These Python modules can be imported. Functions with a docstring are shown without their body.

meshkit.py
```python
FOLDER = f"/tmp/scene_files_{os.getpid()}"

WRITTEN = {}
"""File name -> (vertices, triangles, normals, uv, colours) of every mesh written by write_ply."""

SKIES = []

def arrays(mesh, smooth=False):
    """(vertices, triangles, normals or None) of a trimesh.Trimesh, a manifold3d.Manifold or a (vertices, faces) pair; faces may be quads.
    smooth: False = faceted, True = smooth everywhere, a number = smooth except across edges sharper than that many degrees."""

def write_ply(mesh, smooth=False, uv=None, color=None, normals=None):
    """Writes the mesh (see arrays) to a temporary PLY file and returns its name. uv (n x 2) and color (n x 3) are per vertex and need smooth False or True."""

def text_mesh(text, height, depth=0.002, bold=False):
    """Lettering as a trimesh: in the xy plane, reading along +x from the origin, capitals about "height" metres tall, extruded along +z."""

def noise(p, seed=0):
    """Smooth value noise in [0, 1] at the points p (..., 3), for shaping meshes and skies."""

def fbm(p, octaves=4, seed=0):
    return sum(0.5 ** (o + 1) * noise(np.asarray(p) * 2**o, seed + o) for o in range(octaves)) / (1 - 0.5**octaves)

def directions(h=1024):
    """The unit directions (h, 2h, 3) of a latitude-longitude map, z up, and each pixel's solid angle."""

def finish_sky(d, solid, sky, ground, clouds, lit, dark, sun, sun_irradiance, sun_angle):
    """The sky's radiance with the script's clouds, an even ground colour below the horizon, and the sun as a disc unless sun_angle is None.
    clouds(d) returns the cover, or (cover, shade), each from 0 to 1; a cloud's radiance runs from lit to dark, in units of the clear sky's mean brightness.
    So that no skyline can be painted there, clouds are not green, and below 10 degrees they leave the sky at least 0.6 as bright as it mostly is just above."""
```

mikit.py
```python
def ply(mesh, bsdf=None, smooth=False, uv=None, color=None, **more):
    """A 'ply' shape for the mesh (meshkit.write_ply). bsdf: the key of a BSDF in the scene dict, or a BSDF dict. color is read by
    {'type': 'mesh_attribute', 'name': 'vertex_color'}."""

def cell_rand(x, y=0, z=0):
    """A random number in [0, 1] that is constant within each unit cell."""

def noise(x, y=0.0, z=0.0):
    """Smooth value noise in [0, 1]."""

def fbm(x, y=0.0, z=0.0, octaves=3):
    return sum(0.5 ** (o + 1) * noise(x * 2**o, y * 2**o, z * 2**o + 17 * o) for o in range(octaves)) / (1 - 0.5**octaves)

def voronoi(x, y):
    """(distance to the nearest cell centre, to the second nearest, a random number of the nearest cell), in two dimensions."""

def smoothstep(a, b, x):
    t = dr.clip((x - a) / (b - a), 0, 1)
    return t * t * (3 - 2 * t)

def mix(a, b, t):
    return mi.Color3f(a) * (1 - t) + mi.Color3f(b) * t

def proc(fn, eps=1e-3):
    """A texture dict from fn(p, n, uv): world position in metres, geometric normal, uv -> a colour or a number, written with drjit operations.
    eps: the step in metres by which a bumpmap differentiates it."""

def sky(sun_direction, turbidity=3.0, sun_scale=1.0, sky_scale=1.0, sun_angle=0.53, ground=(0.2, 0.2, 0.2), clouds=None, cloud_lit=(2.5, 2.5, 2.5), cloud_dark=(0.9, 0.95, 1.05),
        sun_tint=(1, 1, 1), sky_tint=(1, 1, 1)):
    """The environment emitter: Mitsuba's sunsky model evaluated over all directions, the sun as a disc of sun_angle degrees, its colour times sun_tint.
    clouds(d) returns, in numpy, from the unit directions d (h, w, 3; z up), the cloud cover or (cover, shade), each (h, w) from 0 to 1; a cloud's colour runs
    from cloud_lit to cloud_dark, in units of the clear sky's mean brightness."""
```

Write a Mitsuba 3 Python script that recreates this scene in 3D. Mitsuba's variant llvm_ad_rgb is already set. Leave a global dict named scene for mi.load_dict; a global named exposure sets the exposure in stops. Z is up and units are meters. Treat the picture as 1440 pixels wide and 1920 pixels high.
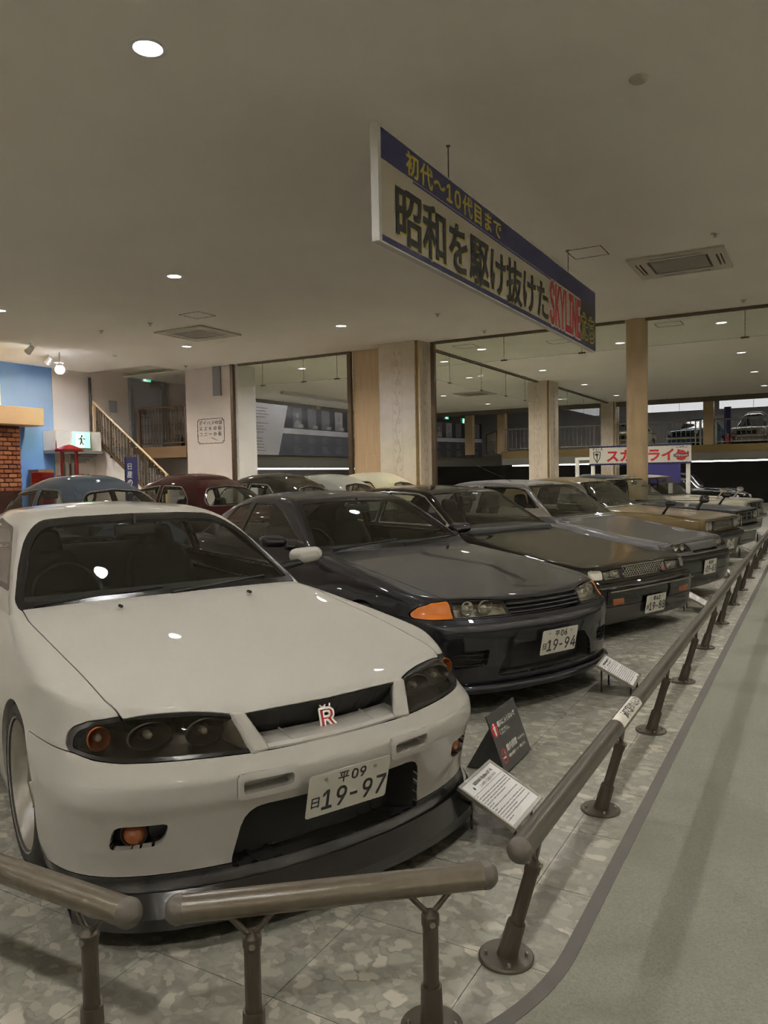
import math, random
import numpy as np, trimesh, manifold3d, drjit as dr, mitsuba as mi, mikit, meshkit
from scipy.interpolate import PchipInterpolator
from shapely.geometry import Polygon, Point, box as sbox
from shapely.ops import unary_union
from shapely import affinity

# ---------------------------------------------------------------- camera, lights, exposure
scene, labels = {}, {}
exposure = 0.0
T = mi.ScalarTransform4f
EYE = np.array([0, 0, 1.47])
LOOK, UP = np.array([-0.49188, 0.86940, -0.04676]), np.array([-0.00684, 0.04984, 0.99873])
scene['camera'] = dict(type='perspective', fov=53.0665, near_clip=.05, far_clip=200.,
                       to_world=T().look_at(origin=EYE.tolist(), target=(EYE + LOOK).tolist(), up=UP.tolist()))
CEIL = 4.5                                   # ceiling height
LAMP = (1.0, .95, .86)                       # tint of the downlights
POWER = 1300.0                                # radiance of a downlight's diffuser
# downlights of the hall, on a grid of 4.2 x 4.6 m; rows right of and behind the camera stand outside the frame, the rightmost added for ceiling bounce
ADDED_WASH = 110.0                                  # radiance of the unseen troughs added beside and behind the camera
HALL_LAMPS = [(x, y) for x in (-12.55, -8.38, -4.12, .12, 4.3) for y in (-.6, 4.04, 8.6, 13.2) if not (x == -12.55 and y < 0)] + [(-16.82, 13.13), (-16.82, 8.6)]
ROOM_LAMPS = [(-1.77, 17.41), (-1.77, 22.13), (-1.77, 26.73), (-1.75, 31.39), (-4.1, 18.7), (-7.15, 17.6), (-7.12, 22.26), (-7.08, 26.74),
              (-7.05, 31.39), (-8.75, 18.9), (-9.56, 22.48), (-12.55, 26.97), (-12.5, 31.4), (-12.55, 17.7), (-12.45, 22.4), (-9.3, 31.39)]
# ---------------------------------------------------------------- helpers
def num(key):
    if key not in used: used.add(key); return key
    k = 1
    while f'{key}_{k:03d}' in used: k += 1
    used.add(f'{key}_{k:03d}'); return f'{key}_{k:03d}'
used = set()
def put(name, mesh, mat, parent=None, smooth=False, label=None, category=None, group=None, kind=None, M=None, **more):
    """One entry of the scene: a thing, or with parent a part of it."""
    if M is not None: mesh = moved(mesh, M)
    key = num(f'{parent}__{name}' if parent else name)
    scene[key] = mikit.ply(mesh, mat, smooth=smooth, **more)
    tag(key, label, category, group, kind); return key
def tag(key, label=None, category=None, group=None, kind=None):
    d = {k: v for k, v in dict(label=label, category=category, group=group, kind=kind).items() if v}
    if d: labels[key] = d
def thing(name, label, category, group=None):
    key = num(name); tag(key, label, category, group); return key
def again(src, key, M, label=None, category=None, group=None):
    """A copy of the thing src, parts and all, under its own key and moved by the matrix M."""
    key = num(key)
    for k in [k for k in scene if k == src or k.startswith(src + '__')]:
        old = T(scene[k]['to_world']).matrix if 'to_world' in scene[k] else np.eye(4)
        scene[key + k[len(src):]] = {**scene[k], 'to_world': T(np.asarray(M) @ np.array(old))}
        used.add(key + k[len(src):])
        if k != src and k in labels: labels[key + k[len(src):]] = dict(labels[k])
    b = labels.get(src, {}); tag(key, label or b.get('label'), category or b.get('category'), group or b.get('group')); return key
def VF(m): 
    if isinstance(m, tuple): return np.asarray(m[0], float), np.asarray(m[1], int)
    if hasattr(m, 'to_mesh'): q = m.to_mesh(); return np.array(q.vert_properties[:, :3], float), np.array(q.tri_verts, int)
    return np.array(m.vertices), np.array(m.faces)
def join(*ms):
    V, F, n = [], [], 0
    for m in ms:
        v, f = VF(m); V.append(v); F.append(f + n); n += len(v)
    return np.vstack(V), np.vstack(F)
def moved(m, M):
    v, f = VF(m); M = np.asarray(M, float); v = v @ M[:3, :3].T + M[:3, 3]
    return v, (f[:, ::-1] if np.linalg.det(M[:3, :3]) < 0 else f)
def mat4(x=(1, 0, 0), y=(0, 1, 0), z=(0, 0, 1), o=(0, 0, 0)):
    M = np.eye(4); M[:3, 0], M[:3, 1], M[:3, 2], M[:3, 3] = x, y, z, o; return M
def rotz(a, o=(0, 0, 0)):
    a = math.radians(a); return mat4((math.cos(a), math.sin(a), 0), (-math.sin(a), math.cos(a), 0), (0, 0, 1), o)
def shift(x=0, y=0, z=0): return mat4(o=(x, y, z))
def block(lo, hi):
    lo, hi = np.minimum(lo, hi), np.maximum(lo, hi)
    m = trimesh.creation.box(extents=np.subtract(hi, lo)); m.apply_translation(np.add(lo, hi) / 2); return VF(m)
def soft(lo, hi, r=.01, n=8):
    """A box with rounded edges."""
    lo, hi = np.array(lo, float), np.array(hi, float); r = min(r, (hi - lo).min() * .49)
    S = manifold3d.Manifold.sphere(r, n)
    return VF(manifold3d.Manifold.batch_hull([S.translate([(lo[0] + r, hi[0] - r)[i], (lo[1] + r, hi[1] - r)[j], (lo[2] + r, hi[2] - r)[k]]) for i in (0, 1) for j in (0, 1) for k in (0, 1)]))
def blob(pts, rs, n=16):
    S = manifold3d.Manifold.sphere; return VF(manifold3d.Manifold.batch_hull([S(r, n).translate(list(map(float, p))) for p, r in zip(pts, np.broadcast_to(rs, (len(pts),)))]))
def rod(a, b, r, r1=None, n=16, cap=True):
    return tube([a, b], [r, r if r1 is None else r1], n)
def tube(P, r, n=12):
    P = np.asarray(P, float); r = np.broadcast_to(r, (len(P),)); t = np.gradient(P, axis=0); t /= np.linalg.norm(t, axis=1, keepdims=True) + 1e-12
    u = np.cross(t[0], [0, 0, 1.] if abs(t[0][2]) < .9 else [1., 0, 0]); V = []
    for p, d, q in zip(P, t, r):
        u = u - d * (u @ d); u /= np.linalg.norm(u); w = np.cross(d, u); a = np.arange(n) * 2 * np.pi / n
        V.append(p + q * (np.cos(a)[:, None] * u + np.sin(a)[:, None] * w))
    V = np.vstack(V); F = []
    for i in range(len(P) - 1):
        for j in range(n):
            a, b = i * n + j, i * n + (j + 1) % n; F += [[a, b, b + n], [a, b + n, a + n]]
    k = len(V); V = np.vstack([V, P[0], P[-1]]); m = (len(P) - 1) * n
    for j in range(n): F += [[k, (j + 1) % n, j], [k + 1, m + j, m + (j + 1) % n]]
    return V, np.array(F)
def lathe(prof, n=32, axis=((0, 0, 0), (0, 0, 1))):
    """Profile of (radius, height) turned about an axis."""
    o, d = np.array(axis[0], float), np.array(axis[1], float); d /= np.linalg.norm(d)
    u = np.cross(d, [0, 0, 1.] if abs(d[2]) < .9 else [1., 0, 0]); u /= np.linalg.norm(u); w = np.cross(d, u)
    a = np.arange(n) * 2 * np.pi / n; V = np.vstack([o + d * h + max(r, 1e-5) * (np.cos(a)[:, None] * u + np.sin(a)[:, None] * w) for r, h in prof]); F = []
    for i in range(len(prof) - 1):
        for j in range(n):
            p, q = i * n + j, i * n + (j + 1) % n; F += [[p, q, q + n], [p, q + n, p + n]]
    return V, np.array(F)
def slab(poly, z0, z1):
    return moved(join(*[trimesh.creation.extrude_polygon(g, z1 - z0, engine='earcut') for g in getattr(poly, 'geoms', [poly]) if g.area > 1e-9]), shift(z=z0))
def wall_x(x0, x1, y, t, z0, z1, holes=()):
    """A wall in the plane y = const, thickness t towards +y, with rectangular holes (x0, x1, z0, z1)."""
    p = sbox(x0, z0, x1, z1).difference(unary_union([sbox(a, c, b, d) for a, b, c, d in holes])) if holes else sbox(x0, z0, x1, z1)
    return moved(slab(p, -t, 0), mat4((1, 0, 0), (0, 0, 1), (0, -1, 0), (0, y, 0)))
# outlines of the Japanese characters on the signs, in the order of this text: rings of [is a hole, x, y, x, y, ...] in hundredths of the em
KANA = '初代〜目まで昭和を駆け抜たち平日年産の街ダイハツスズキコニープリンカラッサウ柵内に入らないくださ。館禁煙喫は願すナ上登下乗車両録国旧型'
OUTLINES = [
[[0,34,-2,42,6,49,18,54,33,56,51,58,68,41,68,41,76,93,76,90,18,88,4,86,-3,82,-6,79,-7,63,-7,61,0,76,0,77,0,80,4,82,12,83,26,84,68,66,68,62,36,60,23,56,14,49,2,40,-8],[0,4,26,18,40,24,48,31,60,5,60,5,67,37,67,40,64,34,51,27,41,31,37,39,47,45,43,35,34,42,25,38,19,27,32,27,-8,20,-8,20,30,7,19],[0,25,67,16,81,21,84,25,79,31,71]],
[[0,33,50,56,53,55,83,62,83,65,54,95,57,95,50,65,47,67,32,72,16,75,9,80,4,84,1,86,1,88,2,90,8,91,18,97,14,95,2,91,-6,88,-8,80,-7,74,-3,69,4,66,11,62,22,58,46,33,42],[0,72,78,77,82,87,74,94,65,88,62,81,70],[0,3,41,19,61,26,72,31,83,38,81,33,70,27,60,27,-8,20,-8,20,49,6,35]],
[[0,4,34,9,41,16,47,20,50,27,51,35,51,40,50,48,46,59,36,67,33,73,33,79,35,84,40,88,46,96,42,91,35,84,29,80,26,73,25,65,25,58,27,52,30,42,40,33,43,27,43,21,41,16,36,12,30]],
[[0,16,78,83,78,83,-7,76,-7,75,-1,24,-1,24,-7,16,-7],[1,24,30,76,30,76,47,24,47],[1,24,55,76,54,76,70,24,70],[1,24,23,24,7,76,7,76,23]],
[[0,18,8,18,12,20,16,26,22,35,25,49,25,49,39,19,40,19,48,33,46,49,46,49,60,20,61,19,61,19,69,38,67,49,67,48,79,58,79,56,67,83,69,83,62,56,60,56,46,84,48,84,41,56,39,58,23,72,18,87,8,82,0,69,9,59,15,58,15,58,6,55,1,52,-2,45,-5,37,-5,27,-2,20,2],[1,26,11,27,6,31,4,37,2,45,2,47,5,49,7,49,18,44,19,33,18,27,14]],
[[0,80,54,84,56,93,42,88,40],[0,9,65,88,72,88,64,69,63,63,61,58,57,49,47,47,41,45,34,46,25,51,16,54,12,61,8,72,5,80,5,76,-3,63,-2,52,4,44,11,39,19,37,30,40,43,45,54,54,63,9,57],[0,68,49,73,51,81,37,76,35]],
[[0,7,76,37,76,38,43,45,47,51,53,55,61,58,70,58,72,41,72,41,79,93,79,91,55,89,44,87,42,83,40,70,40,68,47,79,47,82,49,84,58,84,72,66,72,61,57,55,47,49,42,42,37,37,42,37,11,16,11,14,4,7,4],[1,14,18,30,18,30,41,14,41],[1,14,48,30,48,30,70,14,70],[0,45,33,91,33,91,-7,83,-7,83,-3,52,-3,52,-8,45,-8],[1,52,5,83,4,83,27,52,27]],
[[0,53,75,90,75,90,-3,83,-3,82,5,61,5,60,-3,53,-3],[1,60,12,83,12,82,68,61,68],[0,3,13,14,29,23,47,5,48,5,55,25,55,25,71,9,69,6,75,28,78,44,83,48,77,32,72,32,55,49,55,49,48,32,48,32,46,48,25,45,19,32,35,32,-8,25,-8,25,35,16,18,7,7]],
[[0,10,29,23,44,32,60,12,61,12,68,35,68,37,74,38,79,46,79,44,68,58,69,74,71,74,63,40,61,33,46,41,48,49,48,55,46,59,40,84,51,88,44,59,32,59,13,52,13,52,28,41,22,38,18,37,14,37,9,38,7,40,5,45,4,59,2,81,5,81,-3,56,-5,45,-5,37,-2,30,4,28,9,30,18,32,22,37,27,52,36,51,39,47,41,39,42,31,39,24,33,17,25]],
[[0,51,79,95,79,95,72,58,72,58,13,61,16,67,25,74,39,59,57,65,61,77,47,83,68,90,68,90,65,82,40,95,20,90,15,84,25,79,32,73,20,63,8,58,13,58,5,96,4,96,-3,58,-3,58,-8,51,-8],[0,9,79,46,79,46,74,31,74,32,64,44,64,44,58,31,58,32,50,44,50,44,43,32,43,31,34,47,34,44,1,42,-5,39,-7,27,-8,25,-2,34,-2,37,0,39,11,35,11,30,23,33,25,39,14,40,28,9,28],[1,16,35,25,34,25,43,16,43],[1,16,50,25,50,25,58,16,58],[1,16,65,25,64,25,74,16,74],[0,23,22,26,22,31,6,26,6],[0,16,21,19,21,20,8,20,2,17,2],[0,3,-1,6,8,9,22,13,21,12,8,9,0,7,-2]],
[[0,40,57,51,56,68,56,68,69,67,78,76,78,76,57,93,60,93,51,76,49,75,27,73,14,70,8,67,4,61,-2,55,-6,47,0,58,6,62,12,66,16,68,29,68,49,40,49],[0,12,25,12,43,17,77,25,77,21,55,19,42,19,27,21,19,26,33,31,29,24,7,24,0,17,-1,13,12]],
[[0,28,-2,34,4,39,9,42,18,47,28,49,42,51,60,38,60,38,67,51,67,52,84,59,84,59,67,95,67,95,60,59,60,58,48,58,47,84,47,89,46,84,28,81,20,75,11,86,2,97,-2,91,-8,80,-3,70,5,61,-2,51,-8,47,-2,59,5,65,11,60,18,54,28,48,12,41,-1,34,-8],[1,56,40,63,25,70,16,76,27,81,40],[0,4,30,18,35,18,57,5,57,5,64,18,64,18,84,26,84,26,64,37,64,37,57,26,57,26,37,38,41,38,34,26,29,26,-2,25,-5,23,-7,16,-8,9,-8,6,-1,17,-1,18,0,18,27,5,22]],
[[0,47,12,48,25,55,25,54,13,58,8,61,7,68,6,79,6,90,7,90,0,81,-2,67,-2,58,0,53,1,49,5],[0,54,41,54,48,65,49,89,48,89,41,77,42],[0,11,55,10,63,17,62,33,63,34,71,34,79,45,78,41,63,60,67,60,58,39,55,32,26,25,6,20,-3,12,0,17,9,24,26,31,55]],
[[0,11,65,32,64,33,78,42,78,40,64,58,65,79,69,77,61,60,58,38,57,32,35,33,34,44,40,54,42,65,42,75,39,79,36,83,32,84,25,84,15,80,7,73,1,61,-2,52,-3,33,-3,31,5,44,4,54,4,63,6,70,9,74,13,76,16,76,20,76,26,74,29,69,34,63,35,55,35,46,34,39,30,30,23,26,19,19,21,26,40,31,57,12,57]],
[[0,5,27,5,35,46,35,46,70,11,70,11,77,89,77,89,70,54,70,54,35,95,35,95,27,54,27,54,-8,46,-8,46,27],[0,65,41,69,51,75,65,83,63,72,40],[0,18,63,24,65,31,53,33,42,26,40,23,51]],
[[0,18,77,83,77,83,-7,75,-7,75,0,26,0,25,-7,18,-7],[1,25,7,75,7,75,35,25,35],[1,25,43,75,43,75,70,25,70]],
[[0,5,15,5,22,21,22,21,49,52,50,51,64,27,64,19,53,12,44,5,49,12,56,19,65,27,84,35,83,31,72,90,72,90,64,59,64,59,49,88,49,88,42,59,42,59,22,95,22,95,15,59,15,59,-8,52,-8,51,15],[1,30,42,28,22,51,22,51,42]],
[[0,21,23,28,34,34,44,40,43,38,35,53,35,53,44,60,44,60,35,87,35,87,29,60,29,61,19,84,19,84,13,60,13,60,1,93,0,93,-6,21,-6,21,0,53,1,53,13,30,13,30,19,53,19,53,29,34,29,27,20],[0,3,-3,9,6,11,18,12,28,12,54,35,54,27,65,31,68,11,68,11,75,47,75,44,82,48,84,56,75,90,75,90,68,34,68,42,56,39,54,61,54,68,67,76,64,69,54,93,54,93,47,20,47,19,22,16,6,13,-2,10,-8]],
[[0,9,29,9,36,11,44,19,57,30,65,37,69,46,71,53,72,62,71,69,69,76,65,81,61,86,54,89,48,90,41,90,26,88,20,83,12,79,7,73,2,65,-1,54,-3,53,-3,48,5,61,7,70,11,77,19,82,28,82,39,81,44,77,54,72,58,65,63,55,64,52,43,46,25,39,11,35,7,31,5,27,5,23,5,16,9,11,18],[1,17,32,18,22,23,15,27,14,33,18,38,25,42,37,46,55,47,64,42,63,34,60,25,53,19,42]],
[[0,66,0,76,-1,79,0,80,1,80,44,68,44,68,51,96,51,96,44,87,44,87,-2,86,-5,80,-7,68,-8],[0,69,78,95,78,95,71,69,71],[0,27,-1,27,6,45,8,45,23,30,23,30,30,44,30,45,43,52,42,52,30,66,30,66,23,52,23,52,9,68,11,68,5],[0,30,44,30,51,45,51,45,64,31,65,31,71,44,71,45,84,52,84,52,71,65,71,65,65,52,64,52,51,67,51,67,44],[0,2,35,14,48,24,64,31,62,23,47,23,-8,16,-8,16,36,6,28],[0,3,64,13,74,20,84,27,82,19,70,9,58,7,58]],
[[0,82,82,88,85,96,71,90,69],[0,6,36,18,44,28,56,37,69,41,79,51,76,45,65,79,65,72,78,76,81,84,68,80,64,84,62,76,43,67,26,77,16,72,9,61,19,46,5,35,-1,26,-6,23,-7,16,-1,27,4,37,9,46,16,54,23,33,37,38,43,39,43,60,30,68,44,72,54,73,57,39,57,31,47,20,37,13,32]],
[[0,9,36,31,43,49,53,67,65,80,78,87,72,74,61,59,49,60,-3,51,-3,51,44,32,35,13,28]],
[[0,58,67,66,70,67,69,82,34,93,4,83,1,73,35,65,53],[0,7,5,17,19,24,35,30,50,33,69,41,68,34,36,24,14,16,1]],
[[0,26,4,35,7,46,13,54,20,62,27,68,35,74,47,79,61,81,71,90,69,86,55,81,41,74,28,66,19,51,6,33,-3,32,-3],[0,38,72,46,75,55,49,47,47],[0,10,67,18,69,28,42,20,40]],
[[0,10,5,25,12,35,19,45,28,58,43,63,51,67,61,67,62,19,62,19,70,70,70,75,71,80,67,70,47,61,33,84,11,90,4,89,2,83,-2,69,13,55,27,38,11,19,-1,17,-2]],
[[0,82,83,87,85,95,71,90,69],[0,9,2,25,11,42,26,56,41,62,50,66,60,65,61,17,60,17,69,68,68,73,69,77,65,76,70,70,78,76,82,83,68,79,65,68,46,59,32,75,15,88,1,81,-5,67,12,53,25,35,8,25,1,16,-3]],
[[0,11,28,47,33,42,53,12,48,11,56,41,61,38,77,46,79,49,62,80,67,81,58,51,54,55,34,88,40,88,39,90,32,56,27,62,-2,53,-5,48,25,12,19]],
[[0,16,13,76,13,76,60,17,60,17,69,84,68,84,-1,76,-1,75,5,16,5]],
[[0,10,15,89,15,89,6,10,6],[0,18,65,81,65,81,56,18,56]],
[[0,10,43,90,43,90,34,10,34]],
[[0,13,61,13,69,19,69,76,69,76,75,77,78,81,82,86,83,90,83,94,82,97,78,98,75,97,68,94,63,89,61,83,61,80,48,75,35,72,28,65,19,56,11,49,6,40,0,30,-3,28,-3,23,4,32,7,42,12,51,18,56,23,62,30,68,40,73,51,74,61],[1,81,71,83,67,88,65,93,68,94,72,91,77,87,78,84,78,82,76]],
[[0,37,4,44,5,53,9,60,15,63,21,67,28,68,40,68,76,77,76,76,35,75,26,72,16,67,11,62,6,54,0,46,-3,44,-3],[0,23,27,23,75,31,75,31,27]],
[[0,14,6,26,8,38,13,58,22,67,30,75,39,81,46,88,57,93,49,90,44,76,28,63,16,44,6,24,-1,19,-2],[0,17,68,23,74,41,60,48,53,41,47,32,56]],
[[0,11,4,23,12,32,23,38,39,41,53,13,53,13,61,41,61,41,78,51,78,49,61,80,61,86,58,82,18,80,6,76,1,70,-1,52,-1,51,7,68,7,72,8,74,15,75,27,76,53,49,53,44,30,40,21,34,12,27,4,19,-2]],
[[0,14,51,79,51,82,51,88,48,82,32,77,23,73,18,65,11,58,5,47,-1,37,-5,30,4,47,8,61,18,67,23,72,29,75,37,76,43,14,43],[0,23,67,23,75,81,75,81,67]],
[[0,30,-1,39,2,47,7,54,13,62,21,67,28,72,39,76,55,84,51,80,37,76,27,69,18,60,7,49,-1,37,-7],[0,41,55,48,57,56,36,48,34],[0,18,50,25,53,34,30,26,27]],
[[0,6,49,6,57,27,57,27,77,37,77,35,57,63,57,63,78,73,78,72,57,93,57,93,49,72,49,70,29,69,21,66,13,56,2,44,-5,37,1,51,9,55,14,59,19,63,30,63,49,35,49,37,25,27,25,27,49]],
[[0,13,64,45,63,45,81,54,81,54,63,80,63,83,64,88,61,82,36,79,28,73,19,66,12,59,6,48,0,38,-3,31,4,48,9,56,14,65,22,69,28,74,37,77,56,23,56,23,32,13,32]],
[[0,3,18,11,32,18,54,18,55,5,55,5,62,19,62,19,84,26,84,26,62,38,62,38,55,26,55,26,49,38,32,34,26,28,35,26,39,26,-8,19,-8,19,36,12,19,7,11],[0,37,35,37,42,42,42,42,79,91,79,91,42,97,42,97,35,91,35,91,-1,91,-5,90,-7,87,-8,81,-8,79,-2,84,-1,84,35,76,35,76,-7,70,-7,70,35,62,35,62,-7,56,-7,56,35,49,35,49,-8,42,-8,42,35],[1,76,42,84,42,84,72,76,72],[1,62,42,70,42,70,72,62,72],[1,49,42,56,42,56,72,49,72]],
[[0,10,67,46,67,46,84,54,84,54,67,90,67,90,-1,89,-5,83,-7,67,-8,65,-1,81,0,83,0,83,60,54,60,52,48,53,46,77,22,80,19,80,18,74,14,63,27,49,39,46,32,40,23,33,16,25,12,20,18,31,26,40,35,45,46,46,60,18,60,17,-8,10,-8]],
[[0,40,15,42,28,49,27,48,16,49,13,52,11,61,8,77,9,90,11,90,2,67,0,54,1,48,4,45,6,41,11],[0,46,68,69,67,87,68,87,60,69,58,47,60,46,60],[0,12,35,18,76,26,75,24,62,20,43,20,25,20,18,26,30,31,27,24,6,24,-3,17,-3,16,-2,13,16]],
[[0,4,-1,16,6,26,16,35,29,41,43,46,60,39,68,30,76,34,82,45,72,52,64,60,51,70,30,77,19,86,9,96,1,93,-7,84,-1,76,6,67,19,52,48,47,34,41,25,37,15,30,7,20,-1,11,-7]],
[[0,18,21,20,36,23,61,31,61,27,33,37,39,46,42,56,44,65,44,73,42,77,39,83,33,86,25,84,18,83,13,81,8,76,5,70,0,63,-2,49,-3,32,-3,30,5,48,4,55,5,63,7,70,11,75,16,76,21,76,28,72,33,68,36,63,37,56,37,49,36,42,34,34,29,27,23,25,19],[0,32,71,34,78,48,75,73,70,70,63,69,63]],
[[0,66,60,70,65,88,56,93,53,93,51,88,46,79,54],[0,32,7,32,12,34,15,40,21,49,25,62,23,61,48,69,48,69,21,81,16,90,9,87,2,86,2,77,8,69,13,69,6,67,0,62,-3,54,-6,45,-5,38,-2,34,1],[1,40,9,41,6,45,2,49,2,55,2,59,4,62,8,62,16,54,18,47,18,44,16,41,14],[0,10,19,21,35,31,55,10,56,10,63,17,62,33,63,35,72,37,81,45,79,41,64,56,68,56,61,39,56,28,33,18,15,17,14]],
[[0,67,64,74,67,79,61,83,51,88,39,91,26,91,18,84,14,82,29,77,44,72,56],[0,13,70,23,70,21,47,23,33,25,20,30,12,34,8,39,9,41,13,45,18,48,29,54,22,48,8,44,1,40,0,34,-1,28,1,24,5,19,13,16,23,14,35]],
[[0,20,37,20,40,23,43,52,69,63,81,70,74,33,43,31,41,31,37,34,33,59,13,73,0,66,-7,51,8,26,29,23,33]],
[[0,81,76,87,78,95,64,89,62],[0,44,11,45,23,53,22,52,12,54,7,60,5,67,4,88,6,88,-2,74,-3,65,-3,55,-2,49,0,46,4],[0,51,47,63,48,86,47,87,40,86,40,73,41,51,40],[0,70,71,76,75,83,61,79,58],[0,7,54,7,62,14,61,30,61,32,70,32,78,41,77,39,62,58,65,58,57,37,54,27,21,18,-5,10,-2,9,-1,13,7,19,22,28,54]],
[[0,16,63,34,62,55,62,51,78,56,79,59,79,63,63,86,68,87,60,66,55,70,44,76,35,81,30,81,29,77,25,53,27,53,34,69,33,58,55,37,54,16,55],[0,19,15,19,22,24,33,31,32,27,22,26,15,28,12,31,8,37,5,46,4,61,4,76,6,75,-2,55,-5,42,-3,34,-2,27,0,23,5,20,9]],
[[0,4,7,5,13,6,18,12,22,17,25,24,25,28,22,33,18,34,12,34,7,33,1,28,-3,23,-6,16,-6,11,-3,6,2],[1,10,8,11,4,13,1,16,0,20,-1,24,0,27,2,30,6,30,11,27,15,25,18,18,19,14,19,11,15,10,12]],
[[0,3,63,9,67,17,74,24,85,30,83,28,79,39,71,46,64,41,58,34,65,25,74,16,63,6,56],[0,46,56,46,72,68,72,65,82,69,85,74,76,75,74,74,72,93,72,93,56,87,56,87,67,52,65,52,57,86,57,86,32,59,32,59,23,89,23,89,-7,83,-7,83,-3,59,-3,59,-8,52,-8,52,56],[1,59,4,83,4,83,16,59,16],[1,59,39,80,39,80,50,59,51],[0,6,0,9,2,10,6,10,55,23,55,20,64,26,65,30,55,40,55,40,21,17,21,17,5,31,11,28,18,33,19,42,-1,38,-3,33,5,9,-7],[1,17,28,34,27,34,36,17,36],[1,17,42,34,42,34,49,17,49]],
[[0,46,49,55,56,65,68,49,68,49,74,67,74,67,84,75,84,75,74,93,74,93,68,77,68,86,56,96,49,91,44,82,51,75,60,75,42,67,42,67,61,56,49,51,44],[0,6,18,6,25,94,25,94,18,54,18,54,-3,51,-7,44,-8,33,-8,31,-2,45,-2,46,-1,46,18],[0,66,11,73,14,86,4,93,-2,87,-7],[0,18,39,83,39,83,33,18,33],[0,4,48,16,58,21,67,21,68,7,68,7,74,24,74,24,84,31,84,32,74,45,74,45,68,31,68,32,67,47,56,42,50,32,60,31,42,24,42,24,60,17,50,9,43],[0,5,-2,17,6,25,14,32,12,25,4,12,-7,11,-7]],
[[0,31,1,61,1,61,16,38,16,38,22,60,22,61,33,68,33,68,22,91,22,91,16,68,16,68,1,96,1,96,-5,31,-5],[0,33,72,33,78,95,78,95,72,76,71,77,63,93,63,93,35,37,35,37,63,52,63,52,72],[1,76,41,86,41,86,56,76,56],[1,59,41,69,41,69,56,59,56],[1,59,63,69,63,69,72,59,72],[1,42,41,53,41,52,56,42,56],[0,4,-3,9,2,12,11,16,26,17,40,17,83,24,83,24,47,25,50,30,65,34,63,28,43,24,44,23,26,34,7,28,2,20,16,17,5,10,-7,9,-8],[0,4,40,7,50,9,63,13,63,12,51,9,37,9,36]],
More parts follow.
